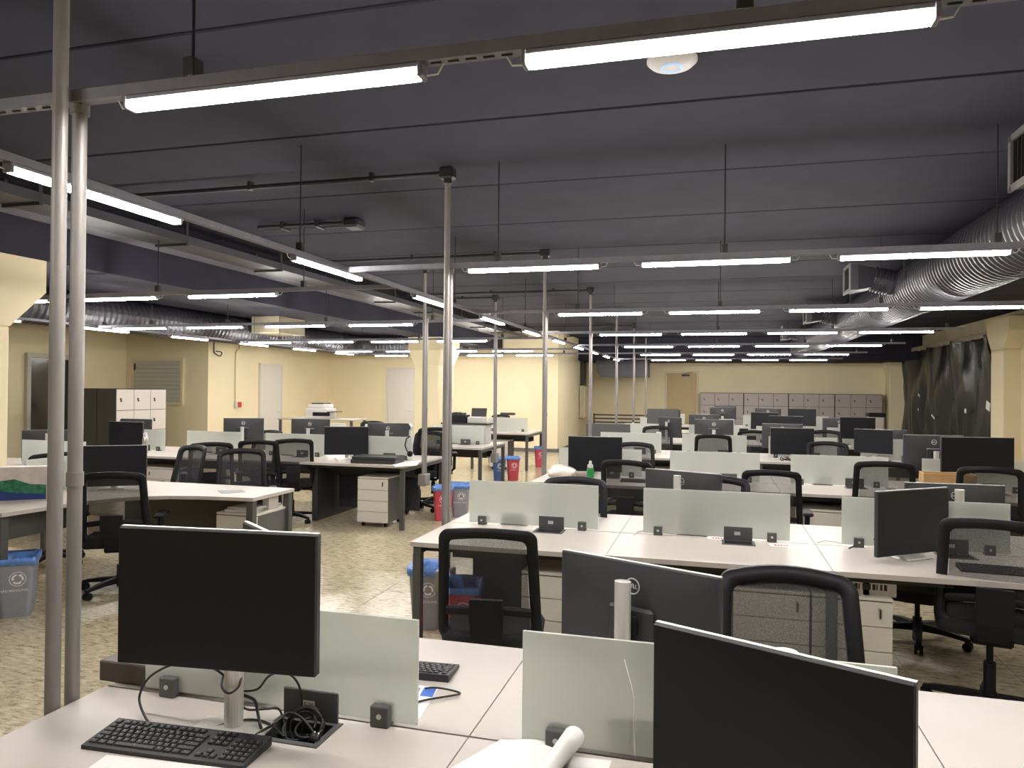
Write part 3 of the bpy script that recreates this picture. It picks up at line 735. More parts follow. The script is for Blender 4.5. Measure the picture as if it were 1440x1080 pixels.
# ================================================================== CHAIRS
def chair_template(headrest=False, arms=True):
    T = Template('office_chair')
    Hb = 0.56; z0 = 0.455
    def wrap(u, v, dy=0.0):
        y = -0.19 - 0.12*(v/Hb) + 0.055*(u/0.235)**2 + 0.02*math.sin(math.pi*v/Hb)
        return (u, y+dy, z0+v)
    def outline(inset, n=14):
        pts = []
        wt, wb = 0.228-inset, 0.246-inset
        lo, hi = inset, Hb-inset
        rt, rb = max(0.055-inset*0.5, 0.02), max(0.07-inset*0.5, 0.02)
        def arc(cx, cv, r, a0, a1):
            for k in range(n): 
                t = a0+(a1-a0)*k/(n-1); pts.append((cx+r*math.cos(t), cv+r*math.sin(t)))
        arc(wb-rb, lo+rb, rb, -H90, 0); arc(wt-rt, hi-rt, rt, 0, H90)
        k = 8
        for q in range(1, k):
            u = (wt-rt)*(1-2*q/k); pts.append((u, hi + 0.014*(1-(u/(wt-rt))**2)))
        arc(-(wt-rt), hi-rt, rt, H90, math.pi); arc(-(wb-rb), lo+rb, rb, math.pi, 1.5*math.pi)
        for q in range(1, k):
            u = -(wb-rb)*(1-2*q/k); pts.append((u, lo))
        return pts
    O, I = outline(0.0), outline(0.048); n = len(O)
    f = MB(); vs = []
    for (pts, dy) in ((O, 0.004), (O, -0.020), (I, -0.016), (I, 0.008)):
        vs += [wrap(u, v, dy) for u, v in pts]
    fs = []
    for r in range(4):
        for k in range(n):
            a, b = r*n+k, r*n+(k+1) % n; c, d = ((r+1) % 4)*n+(k+1) % n, ((r+1) % 4)*n+k
            fs.append((a, b, c, d))
    f.add(vs, fs, True)
    fr = T.part('back_frame', f.mesh('back_frame', 'black_plastic'))
    g = MB(); rows = 14; cols = 10; vs = []
    for j in range(rows+1):
        v = 0.036 + (Hb-0.066)*j/rows
        hw = (0.204 - 0.018*j/rows) - 0.010
        if j in (0, rows): hw -= 0.03
        vs += [wrap(hw*(2*i/cols-1), v + (0.010*(1-(2*i/cols-1)**2) if j == rows else 0), -0.003) for i in range(cols+1)]
    g.add(vs, [(j*(cols+1)+i, j*(cols+1)+i+1, (j+1)*(cols+1)+i+1, (j+1)*(cols+1)+i) for j in range(rows) for i in range(cols)], True)
    T.part('back_mesh', g.mesh('back_mesh', 'chair_mesh'), fr)
    lb = MB(); vs = []; K = 12
    for i in range(K+1):
        u = 0.20*(2*i/K-1); vv = 0.165 + 0.02*(1-(2*i/K-1)**2)
        for dv, dy in ((-0.02, -0.045), (0.02, -0.045), (0.02, -0.028), (-0.02, -0.028)): vs.append(wrap(u, vv+dv, dy))
    lb.add(vs, [(i*4+k, (i+1)*4+k, (i+1)*4+(k+1) % 4, i*4+(k+1) % 4) for i in range(K) for k in range(4)], True)
    T.part('lumbar_bar', lb.mesh('lumbar_bar', 'black_plastic'), fr)
    sp = MB(); prof = [(0.075, -0.292, 0.70), (0.078, -0.285, 0.62), (0.072, -0.262, 0.52), (0.060, -0.215, 0.43), (0.045, -0.12, 0.41)]
    vs = []
    for (hw, y, z) in prof:
        vs += [(-hw, y-0.014, z), (hw, y-0.014, z), (hw, y+0.014, z), (-hw, y+0.014, z)]
    m_ = len(prof)
    sp.add(vs, [(i*4+k, i*4+(k+1) % 4, (i+1)*4+(k+1) % 4, (i+1)*4+k) for i in range(m_-1) for k in range(4)] + [(3, 2, 1, 0), tuple((m_-1)*4+k for k in range(4))])
    T.part('spine', sp.mesh('spine', 'black_plastic'))
    st = MB(); N = 28; vs = []
    for (sc_, z) in ((0.80, 0.43), (0.98, 0.445), (1.0, 0.485), (0.95, 0.505), (0.70, 0.512), (0.02, 0.508)):
        for k in range(N):
            t = 2*math.pi*k/N; c, s = math.cos(t), math.sin(t); e_ = 0.42
            x = 0.245*sc_*math.copysign(abs(c)**e_, c); y = 0.02+0.235*sc_*math.copysign(abs(s)**e_, s)
            vs.append((x, y, z - 0.03*max(0, (y-0.14)/0.115)**2))
    st.add(vs, [(j*N+k, j*N+(k+1) % N, (j+1)*N+(k+1) % N, (j+1)*N+k) for j in range(5) for k in range(N)] + [tuple(reversed(range(N))), tuple(range(5*N, 6*N))], True)
    T.part('seat', st.mesh('seat', 'black_fabric'))
    me = MB().rbox(-0.09, 0.09, -0.14, 0.14, 0.385, 0.432, 0.012)
    ms = T.part('seat_mechanism', me.mesh('seat_mechanism', 'black_plastic'))
    T.part('lever', MB().tube([(0.08, 0.05, 0.40), (0.2, 0.06, 0.40), (0.27, 0.07, 0.385)], [0.007, 0.007, 0.012], 8).mesh('lever', 'black_plastic'), ms)
    T.part('lever', MB().tube([(0.08, -0.05, 0.40), (0.2, -0.05, 0.395), (0.26, -0.05, 0.375)], [0.007, 0.007, 0.012], 8).mesh('lever', 'black_plastic'), ms)
    T.part('gas_column', MB().cyl((0, 0, 0.10), (0, 0, 0.27), 0.028, None, 14).cyl((0, 0, 0.27), (0, 0, 0.39), 0.016, None, 12).mesh('gas_column', 'black_plastic'))
    for s_ in ((-1, 1) if arms else ()):
        ar = T.part('armrest', MB().tube([(s_*0.12, -0.02, 0.415), (s_*0.25, -0.02, 0.415), (s_*0.285, -0.02, 0.44), (s_*0.29, -0.02, 0.64)], [0.018, 0.018, 0.022, 0.022], 8).mesh('armrest', 'black_plastic'))
        T.part('arm_pad', MB().rbox(s_*0.29-0.042, s_*0.29+0.042, -0.13, 0.12, 0.64, 0.668, 0.012).mesh('arm_pad', 'black_plastic'), ar)
    T.part('base_hub', MB().cyl((0, 0, 0.065), (0, 0, 0.125), 0.045, 0.036, 16).mesh('base_hub', 'black_plastic'))
    lg = MB(); vs = []
    for (x, hw, zb, zt) in ((0.03, 0.030, 0.070, 0.115), (0.15, 0.025, 0.072, 0.105), (0.27, 0.020, 0.062, 0.085), (0.305, 0.016, 0.058, 0.076)):
        vs += [(x, -hw, zb), (x, hw, zb), (x, hw*0.8, zt), (x, -hw*0.8, zt)]
    lg.add(vs, [(i*4+k, i*4+(k+1) % 4, (i+1)*4+(k+1) % 4, (i+1)*4+k) for i in range(3) for k in range(4)] + [(3, 2, 1, 0), (12, 13, 14, 15)])
    lgm = lg.mesh('base_leg', 'black_plastic')
    cm = MB().cyl((0.29, -0.024, 0.027), (0.29, -0.006, 0.027), 0.027, None, 14).cyl((0.29, 0.006, 0.027), (0.29, 0.024, 0.027), 0.027, None, 14).cyl((0.29, 0, 0.03), (0.29, 0, 0.066), 0.009, None, 8).rbox(0.272, 0.318, -0.006, 0.006, 0.025, 0.058, 0.004).mesh('caster', 'black_plastic')
    for k in range(5):
        p = T.part('base_leg', lgm, None, (0, 0, 0), (0, 0, H90 + 2*math.pi*k/5))
        T.part('caster', cm, p)
    if headrest:
        T.part('hanging_jacket', MB().rbox(-0.25, 0.25, -0.40, -0.30, 0.72, 1.06, 0.04).mesh('hanging_jacket', 'black_fabric'))
    return T
chair_t = chair_template()
plain_t = chair_template(arms=False)
def chair(x, y, rz_deg, label, group=None, up=0.0, T=None):
    """rz 0: sitter looks towards +Y; back centre lies 0.27 behind the origin"""
    lift = {k: up for k in ('back_frame', 'spine', 'seat', 'seat_mechanism', 'armrest', 'gas_column')} if up else None
    return (T or chair_t).put((x, y, 0), R(rz_deg), label, 'office chair', group, lift)
def chair_px(px, py, ztop, rz_deg, label, group=None, T=None):
    p = PZ(px, py, ztop); a = R(rz_deg)
    dx, dy = -(-0.30*-math.sin(a)), -(-0.30*math.cos(a))
    return chair(p[0]+dx, p[1]+dy, rz_deg, label, group, ztop-1.025, T)
chair_px(684, 743, 0.985, 9, 'black mesh office chair facing the desk with blue-lined bins', None, plain_t)
chair_px(1103, 799, 1.0, 184, 'black mesh office chair pushed to the near bench behind the turned monitor', None, plain_t)
chair_px(1400, 731, 1.03, -14, 'black mesh office chair with wide spine at the desk with turned monitor', None, plain_t)
chair(1.30, 5.36, 168, 'black office chair whose base and levers show below the desk with turned monitor', None, -0.12)
chair_px(810, 671, 0.99, 181, 'black mesh office chair behind frosted screen, below the green bottle')
chair_px(1010, 670, 0.98, 176, 'black mesh office chair behind the turned-away logo monitor, arched top')
chair_px(879, 647, 1.0, -6, 'black mesh office chair with spine plate beside the green bottle')
chair_px(1085, 661, 0.99, -2, 'black mesh office chair right of the arched chair, facing frosted screen')
chair_px(1244, 649, 1.05, -8, 'black mesh office chair in front of monitor next to wooden box')
chair_px(1394, 657, 1.04, -10, 'black mesh office chair in front of the wooden box')
chair_px(1003, 611, 1.06, 0, 'black office chair in front of dark monitor with logo, tall back')
chair_px(1163, 621, 1.03, 180, 'black mesh office chair between tangled-cable monitor and small bottles')
chair_px(925, 599, 1.06, 180, 'black office chair top between frosted screens near the grey panel')
chair_px(893, 622, 1.0, 182, 'black office chair behind the black monitor and green bottle')
chair_px(1060, 605, 1.03, 4, 'black mesh office chair left of the tangled-cable monitor')
chair_px(1085, 588, 1.0, 2, 'black office chair before the monitor near lower locker doors')
chair_px(1160, 605, 1.03, 180, 'black office chair top behind frosted screen before the water dispenser')
# left bank
chair_px(297, 622, 1.0, 36, 'black mesh office chair at left bench, its armrest before the drawers')
chair_px(413, 617, 1.01, 34, 'black mesh office chair right of the two crossed chairs at left bench')
chair_px(340, 631, 0.99, 216, 'black mesh office chair turned to the aisle between two others')
chair_px(362, 619, 1.0, 20, 'black mesh office chair behind the chair turned to the aisle')
chair_px(380, 605, 0.98, 182, 'black office chair behind left bench beside the fire alarm monitor')
chair_px(525, 592, 1.0, 181, 'black office chair behind the monitor with the headset')
chair_px(612, 601, 1.09, 25, 'black mesh office chair between the two left benches by the red bin')
chair_px(157, 664, 0.965, 30, 'black office chair at the curved-edge desk with dark headrest screen behind')
chair(-5.05, 5.95, 160, 'black office chair whose casters show under the curved-edge desk')
chair(-5.75, 5.3, 60, 'black office chair whose base shows under the desk by the bin')
chair(-3.75, 9.08, 170, 'black office chair tucked behind the left bench near red bin')
chair_px(705, 583, 1.0, 178, 'black office chair with arched top behind short left bench')
# ================================================================== PEDESTALS
def pedestal_template(h=0.58, n=4):
    T = Template('drawer_pedestal')
    W, D = 0.38, 0.48
    z0 = 0.055
    T.part('body', MB().rbox(-W/2, W/2, -D/2+0.02, D/2, z0, h-0.018, 0.003).mesh('body', 'pedestal_body'))
    T.part('top_board', MB().rbox(-W/2, W/2, -D/2, D/2, h-0.018, h, 0.003).mesh('top_board', 'pedestal_front'))
    dh = (h-0.022-z0)/n
    dm = MB().rbox(-W/2+0.001, W/2-0.001, -D/2, -D/2+0.019, 0.0015, dh-0.0025, 0.002).mesh('drawer', 'pedestal_front')
    for k in range(n):
        d = T.part('drawer', dm, None, (0, 0, z0+k*dh))
        if k == n-1:
            T.part('lock', MB().cyl((W/2-0.06, -D/2+0.001, dh*0.72), (W/2-0.06, -D/2-0.008, dh*0.72), 0.011, None, 12).mesh('lock', 'silver'), d)
            T.part('key', MB().rbox(W/2-0.064, W/2-0.056, -D/2-0.02, -D/2-0.008, dh*0.36, dh*0.75, 0.002).mesh('key', 'dark_metal'), d)
    cm = MB().cyl((-0.012, 0, 0.025), (0.012, 0, 0.025), 0.025, None, 12).rbox(-0.016, 0.016, -0.018, 0.018, 0.035, 0.056, 0.003).mesh('caster', 'black_plastic')
    for sx in (-1, 1):
        for sy in (-1, 1): T.part('caster', cm, None, (sx*(W/2-0.05), sy*(D/2-0.06), 0))
    return T
ped = pedestal_template()
def pedestal(x, y, rz, label): return ped.put((x, y, 0), R(rz), label, 'drawer unit', 'beige drawer pedestals')
pedestal(-0.86, 4.32, 0, 'beige drawer pedestal right of the chair near blue-lined bins')
pedestal(0.30, 4.32, 0, 'beige drawer pedestal seen through the mesh of near bench chair')
pedestal(0.69, 4.32, 0, 'beige drawer pedestal with key lock under desk with turned monitor')
pedestal(PY(535, 735, 8.0)[0], 8.02, 0, 'beige four-drawer pedestal with dark side under left bench end')
pedestal(-3.75, 5.45, 0, 'beige drawer pedestal with loose papers on top under curved-edge desk')
pedestal(PY(217, 650, 8.0)[0], 8.02, 0, 'beige drawer pedestal with key under left bench below steel flask')
pedestal(PY(250, 650, 8.0)[0], 8.02, 0, 'beige drawer pedestal behind the chair armrest under left bench')
pedestal(-4.12, 14.32, 0, 'tall beige pedestal under the short left bench by far red bin')
pedestal(PY(1157, 715, 7.2)[0], 7.2, 0, 'beige pedestal with key between frosted screens under bench with bottle')
pedestal(PY(935, 655, 10.1)[0], 10.1, 0, 'beige pedestal in shadow under bench with the silver flask')
# ================================================================== L DESK (left)
ld = empty('corner_desk', (-4.4, 5.35, 0), 0, 'white L-shaped desk with curved inner edge and grey apron', 'desk')
poly = [(-0.0, 0)]
def Lp(*p): return [(x+4.4, y-5.35) for x, y in p]
pts = [(-3.52, 5.10), (-3.52, 5.70), (-5.27, 5.70), (-5.27, 3.95), (-4.70, 3.95)]
cur = [(-4.66, 4.25), (-4.62, 4.5), (-4.53, 4.72), (-4.40, 4.88), (-4.22, 4.99), (-4.0, 5.05), (-3.75, 5.08)]
pp = Lp(*(pts + cur)); 
obj('desktop', MB().prism(list(reversed(pp)) if False else pp, DT-0.028, DT).mesh('desktop', 'laminate'), ld)
for (x, y) in ((-3.56, 5.14), (-3.56, 5.66), (-5.22, 5.66), (-5.22, 4.0), (-4.76, 4.0)):
    obj('leg', MB().rbox(x+4.4-0.03, x+4.4+0.03, y-5.35-0.03, y-5.35+0.03, 0, DT-0.03, 0.004).mesh('leg', 'leg_metal'), ld)
obj('apron', MB().box(-5.2+4.4, -3.62+4.4, 5.60-5.35, 5.618-5.35, 0.30, DT-0.03).mesh('apron', 'leg_metal'), ld)
obj('apron', MB().box(-4.80+4.4, -4.782+4.4, 4.05-5.35, 4.62-5.35, 0.52, DT-0.03).mesh('apron', 'leg_metal'), ld)
obj('end_panel', MB().box(-3.66+4.4, -3.60+4.4, 5.44-5.35, 5.58-5.35, 0.12, DT-0.03).mesh('end_panel', 'white_plastic'), ld)
obj('glass_screen', MB().rbox(-5.268+4.4, -5.260+4.4, 4.62-5.35, 5.45-5.35, DT+0.0, GZ, 0.0015).mesh('glass_screen', 'frosted_glass'), ld)
m_ = monitor(-4.94, 5.16, 1.10, R(34), 'black monitor switched off above the chair at curved-edge desk')
monitor(-7.25, 6.66, 1.10, R(180+36), 'dark monitor from behind between the two near grey pipes')
bl = bench(-8.6, 2, 6.3, 'white bench desk end behind the near twin pipes by the left column', pit=1.2, lids=False)
# ================================================================== BINS
def recycle_meshes():
    m = MB()
    for q in range(3):
        a0 = R(100 + 120*q); n = 7; r0, r1 = 0.024, 0.036; vs = []
        for k in range(n+1):
            t = a0 + R(72)*k/n
            vs += [(r0*math.cos(t), 0, r0*math.sin(t)), (r1*math.cos(t), 0, r1*math.sin(t))]
        m.add(vs, [(2*k, 2*k+1, 2*k+3, 2*k+2) for k in range(n)])
        t = a0+R(72); t2 = a0+R(104)
        m.add([(0.019*math.cos(t), 0, 0.019*math.sin(t)), (0.041*math.cos(t), 0, 0.041*math.sin(t)), (0.03*math.cos(t2), 0, 0.03*math.sin(t2))], [(0, 1, 2)])
    n = 24
    for k in range(n):
        t0, t1 = 2*math.pi*k/n, 2*math.pi*(k+1)/n
        m.add([(r*math.cos(t), 0, r*math.sin(t)) for t in (t0, t1) for r in (0.047, 0.051)], [(0, 1, 3, 2)])
    return m.mesh('recycling_mark', 'print_white')
rec_me = recycle_meshes()
def rrect(a, b, r, n=5):
    p = []
    for (cx, cy, s0) in ((a-r, b-r, 0), (-(a-r), b-r, 1), (-(a-r), -(b-r), 2), (a-r, -(b-r), 3)):
        for k in range(n+1):
            t = H90*(s0 + k/n); p.append((cx+r*math.cos(t), cy+r*math.sin(t)))
    return p
def bin_template(m, text, liner=True):
    T = Template('waste_bin'); Hh = 0.40
    def ring(z, k, ins=0): return [(x, y, z) for x, y in rrect(0.09+0.025*z/Hh*1.0-ins+k, 0.115+0.03*z/Hh-ins+k, 0.035)]
    rs = [ring(0, 0), ring(0.38, 0), ring(0.38, 0.008), ring(Hh, 0.008), ring(Hh, 0.0), ring(0.01, -0.004)]
    n = len(rs[0]); b = MB()
    b.add([p for r in rs for p in r], [(j*n+k, j*n+(k+1) % n, (j+1)*n+(k+1) % n, (j+1)*n+k) for j in range(5) for k in range(n)] + [tuple(reversed(range(n))), tuple(range(5*n, 6*n))], False)
    bd = T.part('body', b.mesh('body', m))
    tilt = math.atan2(0.03, Hh)
    T.part('recycling_mark', rec_me, bd, (0.02, -0.115-0.03*0.27/Hh-0.0015, 0.27), (-tilt*-1 if False else tilt, 0, 0))
    T.part('lettering', text_mesh(text, 0.021, 'print_white', 0.0003), bd, (0.0, -0.115-0.03*0.19/Hh-0.0015, 0.19), (H90+tilt, 0, 0))
    if liner:
        l = MB(); random.seed(3); rings = []
        for (z, k, wob) in ((0.365, 0.011, 0.006), (0.385, 0.014, 0.004), (0.415, 0.012, 0.010), (0.40, -0.012, 0.012), (0.34, -0.025, 0.01)):
            rg_ = ring(z, k); rings.append([(x*(1+random.uniform(-1, 1)*wob*2), y*(1+random.uniform(-1, 1)*wob*2), z+random.uniform(-1, 1)*wob) for x, y, z in rg_])
        l.add([p for r in rings for p in r], [(j*n+k, j*n+(k+1) % n, (j+1)*n+(k+1) % n, (j+1)*n+k) for j in range(4) for k in range(n)], True)
        T.part('liner', l.mesh('liner', 'liner_blue'))
    return T
bin_g = bin_template('bin_grey', 'NÃO RECICLÁVEL'); bin_r = bin_template('bin_red', 'PLÁSTICO'); bin_b = bin_template('bin_blue', 'PAPEL')
def wbin(T, x, y, rz, label): return T.put((x, y, 0), R(rz), label, 'waste bin', 'recycling bins')
p = PZ(6, 868, 0); wbin(bin_g, p[0], p[1]+0.1, 40, 'grey bin with blue liner at foot of the near column')
wbin(bin_r, p[0]-0.20, p[1]-0.10, 40, 'red bin touching the grey bin near the column')
wbin(bin_g, -1.87, 4.72, 12, 'grey bin with blue liner behind the near desk leg')
wbin(bin_r, -1.50, 4.36, 12, 'red bin beside the grey one under the desk with red cards')
p = PZ(618, 733, 0); wbin(bin_r, p[0], p[1]+0.12, 15, 'red bin with white mark beside a steel pole base')
wbin(bin_g, p[0]+0.12, p[1]+0.42, 15, 'grey bin with blue liner behind the red bin by the pole')
p = PZ(698, 677, 0); wbin(bin_b, p[0]+0.02, p[1]+0.1, 15, 'blue bin with white mark at the left bench with box files')
wbin(bin_r, p[0]+0.22, p[1]+0.3, 15, 'red bin partly behind the blue bin')
p = PZ(752, 657, 0); wbin(bin_r, p[0]+0.08, p[1]+0.12, 15, 'red bin beside the short left bench and cream wall')
# ================================================================== LOCKERS
def locker_unit(x, y, rz, m, label, cols=3, rows=4, H_=1.55, cw=0.40, D=0.45, group=None, key=True):
    e = empty('locker_cabinet', (x, y, 0), rz, label, 'locker', group)
    W = cols*cw
    obj('carcass', MB().rbox(-W/2, W/2, 0.016, D, 0.0, H_, 0.003).mesh('carcass', 'locker_dark'), e)
    dh = (H_-0.06)/rows
    dm = MB().rbox(-cw/2+0.006, cw/2-0.006, 0, 0.016, 0.005, dh-0.005, 0.002).mesh('door', m)
    km = MB().cyl((cw/2-0.3, -0.012, dh*0.45), (cw/2-0.3, 0.001, dh*0.45), 0.016, None, 10).rbox(cw/2-0.33, cw/2-0.30, -0.02, -0.005, dh*0.5, dh*0.58, 0.002).mesh('lock', 'dark_metal')
    for c in range(cols):
        for r in range(rows):
            d = obj('door', dm, e, (-W/2+(c+0.5)*cw, 0, 0.05+r*dh))
            obj('lock', km, d)
    return e
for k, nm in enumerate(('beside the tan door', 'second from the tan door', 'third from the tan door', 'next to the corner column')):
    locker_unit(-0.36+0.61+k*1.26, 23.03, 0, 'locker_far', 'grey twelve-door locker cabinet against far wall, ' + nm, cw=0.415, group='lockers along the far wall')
locker_unit(-10.0, 11.12, H90, 'locker_light', 'pale locker cabinet with dark side below shuttered window', D=0.42, group='lockers at the left wall')
locker_unit(-10.86, 11.12, -H90, 'locker_light', 'dark-sided locker cabinet back to back with the pale one', D=0.42, group='lockers at the left wall')
# ================================================================== RIGHT WALL: plastic sheet
sh = MB(); NY, NZ = 150, 24; ya, yb = 15.85, 22.8; zt = 2.72
random.seed(5); ph = [random.uniform(0, 6.28) for _ in range(8)]
vs = []
for i in range(NY+1):
    y = ya + (yb-ya)*i/NY
    for j in range(NZ+1):
        z = 0.02 + zt*j/NZ - (0.05*abs(math.sin(y*3.1+1)) if j == NZ else 0)
        fold = 0.05*math.sin(y*2.9+ph[0]+0.9*math.sin(z*1.3)) + 0.035*math.sin(y*6.1+ph[1]+z*1.6+math.sin(y*0.7)*2) + 0.016*math.sin(y*15+ph[2]+math.sin(z*2.3+y)*2.3)*math.sin(y*1.1+z) + 0.02*math.sin(z*4.1+y*3.2+ph[3])
        vs.append((5.12 - 0.05 + fold*1.25, y, z))
for layer in (0, 1):
    sh.add([(x+0.004*layer, y, z) for x, y, z in vs], [(i*(NZ+1)+j, (i+1)*(NZ+1)+j, (i+1)*(NZ+1)+j+1, i*(NZ+1)+j+1) for i in range(NY) for j in range(NZ)], True)
sheet = one('plastic_sheet', sh, 'black_sheet', 'crumpled black plastic sheeting covering the side wall windows', 'plastic sheet')
for (px, py, w_, h_) in ((1294, 556, 0.16, 0.06), (1293, 576, 0.08, 0.05), (1314, 586, 0.26, 0.05), (1360, 578, 0.09, 0.09), (1392, 571, 0.2, 0.16)):
    q = PX(px, py, 5.0)
    obj('tape_patch', MB().rbox(-0.004, 0.004, -w_/2, w_/2, -h_/2, h_/2, 0.002).mesh('tape_patch', 'tape'), sheet, (q[0]-0.03, q[1], q[2]), (0.3, 0, 0))
tp = MB()
for k in range(60):
    y = ya + (yb-ya)*k/60; tp.rbox(4.99, 5.02, y, y+0.135, zt-0.03+random.uniform(-0.02, 0.02), zt+0.06, 0.004)
obj('tape_border', tp.mesh('tape_border', 'drywall_box'), sheet)
# ================================================================== KEYBOARDS
def keyboard_template(keys=True):
    T = Template('keyboard'); W, D = 0.44, 0.125
    vs = [(-W/2, -D/2, 0.0), (W/2, -D/2, 0.0), (W/2, D/2, 0.0), (-W/2, D/2, 0.0), (-W/2, -D/2, 0.010), (W/2, -D/2, 0.010), (W/2, D/2, 0.022), (-W/2, D/2, 0.022)]
    b = MB().add(vs, [(3, 2, 1, 0), (4, 5, 6, 7), (0, 1, 5, 4), (1, 2, 6, 5), (2, 3, 7, 6), (3, 0, 4, 7)])
    T.part('tray', b.mesh('tray', 'key_black'))
    tilt = math.atan2(0.012, D)
    u = 0.0187
    cache = {}
    def km(wu):
        if wu not in cache:
            w_ = u*wu-0.003
            cache[wu] = MB().add([(-w_/2, -0.0078, 0), (w_/2, -0.0078, 0), (w_/2, 0.0078, 0), (-w_/2, 0.0078, 0), (-w_/2+0.0018, -0.0056, 0.0045), (w_/2-0.0018, -0.0056, 0.0045), (w_/2-0.0018, 0.0064, 0.0045), (-w_/2+0.0018, 0.0064, 0.0045)],
                                 [(4, 5, 6, 7), (0, 1, 5, 4), (1, 2, 6, 5), (2, 3, 7, 6), (3, 0, 4, 7)]).mesh('key', 'key_black')
        return cache[wu]
    pr = MB().box(-0.0040, -0.0018, 0.0015, 0.0042, 0.0044, 0.0047).mesh('key_print', 'key_print')
    rows = [(0.046, [1.0]*1 + [0.4] + [1]*4 + [0.3] + [1]*4 + [0.3] + [1]*4, True), (0.0255, [1]*13 + [2], False), (0.0085, [1.5]+[1]*12+[1.5], False), (-0.0085, [1.75]+[1]*11+[2.25], False), (-0.0255, [1.25]+[1]*11+[2.75], False), (-0.0425, [1.25, 1.25, 1.25, 6, 1.25, 1.25, 1.25, 1.5], False)]
    def z_at(y): return 0.010 + (y+D/2)*0.012/D - 0.0005
    items = []
    for (y, ws, gap) in rows:
        x = -W/2+0.008
        for w_ in ws:
            if w_ >= 1: items.append((x+w_*u/2, y, w_))
            x += w_*u
    for c in range(3):
        for y in (0.046, 0.0255, 0.0085): items.append((0.090+c*u, y, 1))
    items += [(0.090+u, -0.0255, 1)] + [(0.090+c*u, -0.0425, 1) for c in range(3)]
    for c in range(4):
        for y in (0.0255, 0.0085, -0.0085, -0.0255, -0.0425): items.append((0.153+c*u*0.93, y, 0.93 if False else 1))
    if keys:
        for (x, y, w_) in items:
            k = T.part('key', km(w_), None, (x, y, z_at(y)), (tilt, 0, 0))
            T.part('key_print', pr, k)
    else:
        m = MB()
        for (x, y, w_) in items: m.box(x-u*w_/2+0.0015, x+u*w_/2-0.0015, y-0.007, y+0.007, z_at(y), z_at(y)+0.004)
        T.part('keys', m.mesh('keys', 'key_black'))
    return T
kb_t = keyboard_template(); kb_f = keyboard_template(False)
kb_t.put((-1.265, 1.535, DT), R(3), 'black full-size keyboard in front of the near monitor', 'keyboard')
kb_t.put((PZ(590, 955, DT)[0]-0.13, PZ(590, 950, DT)[1]+0.02, DT), R(184), 'black keyboard beyond the frosted screen beside blue leaflet', 'keyboard')
kb_f.put((1.42, 4.17, DT), R(-4), 'black keyboard under the mesh of the right desk chair', 'keyboard')
kb_f.put((PZ(905, 678, DT)[0], PZ(905, 678, DT)[1], DT), R(2), 'black keyboard seen through the chair mesh near the green bottle', 'keyboard')
# ================================================================== CABLES
def bez(ps, n=10):
    P = [Vector(p) for p in ps]; out = []
    for i in range(len(P)-1):
        p0 = P[max(i-1, 0)]; p1 = P[i]; p2 = P[i+1]; p3 = P[min(i+2, len(P)-1)]
        for k in range(n):
            t = k/n
            out.append(tuple(0.5*((2*p1) + (-p0+p2)*t + (2*p0-5*p1+4*p2-p3)*t*t + (-p0+3*p1-3*p2+p3)*t**3)))
    out.append(tuple(P[-1])); return out
def cable(ps, r, label, m='cable', n=8): return one('cable', MB().tube(bez(ps), r, n), m, label, 'cable')
def onY(*a): return [PY(x, y, Y) for x, y, Y in a]
Zs = DT + 0.004
cable(onY((325, 960, 1.68), (300, 940, 1.66), (255, 932, 1.665), (213, 950, 1.67), (196, 980, 1.665)) + [PZ(205, 1010, DT+0.012), PZ(219, 1026, Zs)], 0.0032, 'thin black cable looping from the monitor stand to the keyboard')
cable([PZ(278, 1036, Zs)] + [PZ(310, 1020, Zs+0.004), PZ(345, 1012, Zs+0.01), PZ(375, 1016, Zs+0.01), PZ(400, 1036, Zs)], 0.003, 'thin black cable lying between keyboard and power box')
cable(onY((338, 972, 1.69), (362, 969, 1.69), (378, 951, 1.70), (397, 945, 1.70), (415, 955, 1.72), (424, 980, 1.735)) + [PZ(424, 1032, DT-0.03)], 0.003, 'thin black cable arching from stand into the power box')
cable(onY((337, 976, 1.69), (357, 984, 1.69), (362, 1000, 1.69)) + [PZ(366, 1020, DT+0.02), PZ(371, 1034, DT-0.02)], 0.004, 'thick black cable dropping from stand into the power box')
cable(onY((337, 991, 1.69), (350, 998, 1.70), (375, 997, 1.72), (393, 998, 1.74)) + [PZ(402, 1028, DT-0.02)], 0.003, 'thin black cable running low behind the power box lid')
cable([PY(340, 945, 1.665), PY(336, 965, 1.64), PY(322, 975, 1.62), PY(312, 966, 1.63), PY(314, 950, 1.67)], 0.003, 'thin black cable loop through the silver stand column')
cable([PZ(343, 1046, Zs), PZ(365, 1030, Zs+0.006), PZ(385, 1018, Zs+0.02), PY(405, 1003, 1.70), PY(425, 1010, 1.69), PZ(450, 1042, DT+0.0)], 0.0035, 'black cable curling over the front of power box')
coil = empty('coiled_cable', PZ(418, 1030, DT), 0, 'bundle of coiled black power cable with plug in open box', 'cable')
cpos = coil.location
for q, (ox, rr, tz, ph0) in enumerate(((0.0, 0.042, 0.5, 0), (0.012, 0.05, 0.9, 1.0), (0.03, 0.036, 0.3, 2.0), (0.02, 0.046, 1.25, 0.6))):
    pts = [(ox + rr*math.cos(t), 0.01 + rr*math.sin(t)*math.cos(tz), 0.012 + rr*math.sin(t)*math.sin(tz)) for t in [ph0 + 2*math.pi*k/26*1.0 for k in range(25)]]
    obj('loop', MB().tube(pts, 0.0034, 8).mesh('loop', 'cable'), coil)
pg = obj('plug', MB().rbox(-0.012, 0.014, -0.012, 0.012, 0, 0.03, 0.004).mesh('plug', 'black_plastic'), coil, (0.055, -0.02, -0.01), (0.5, 0.4, 0.3))
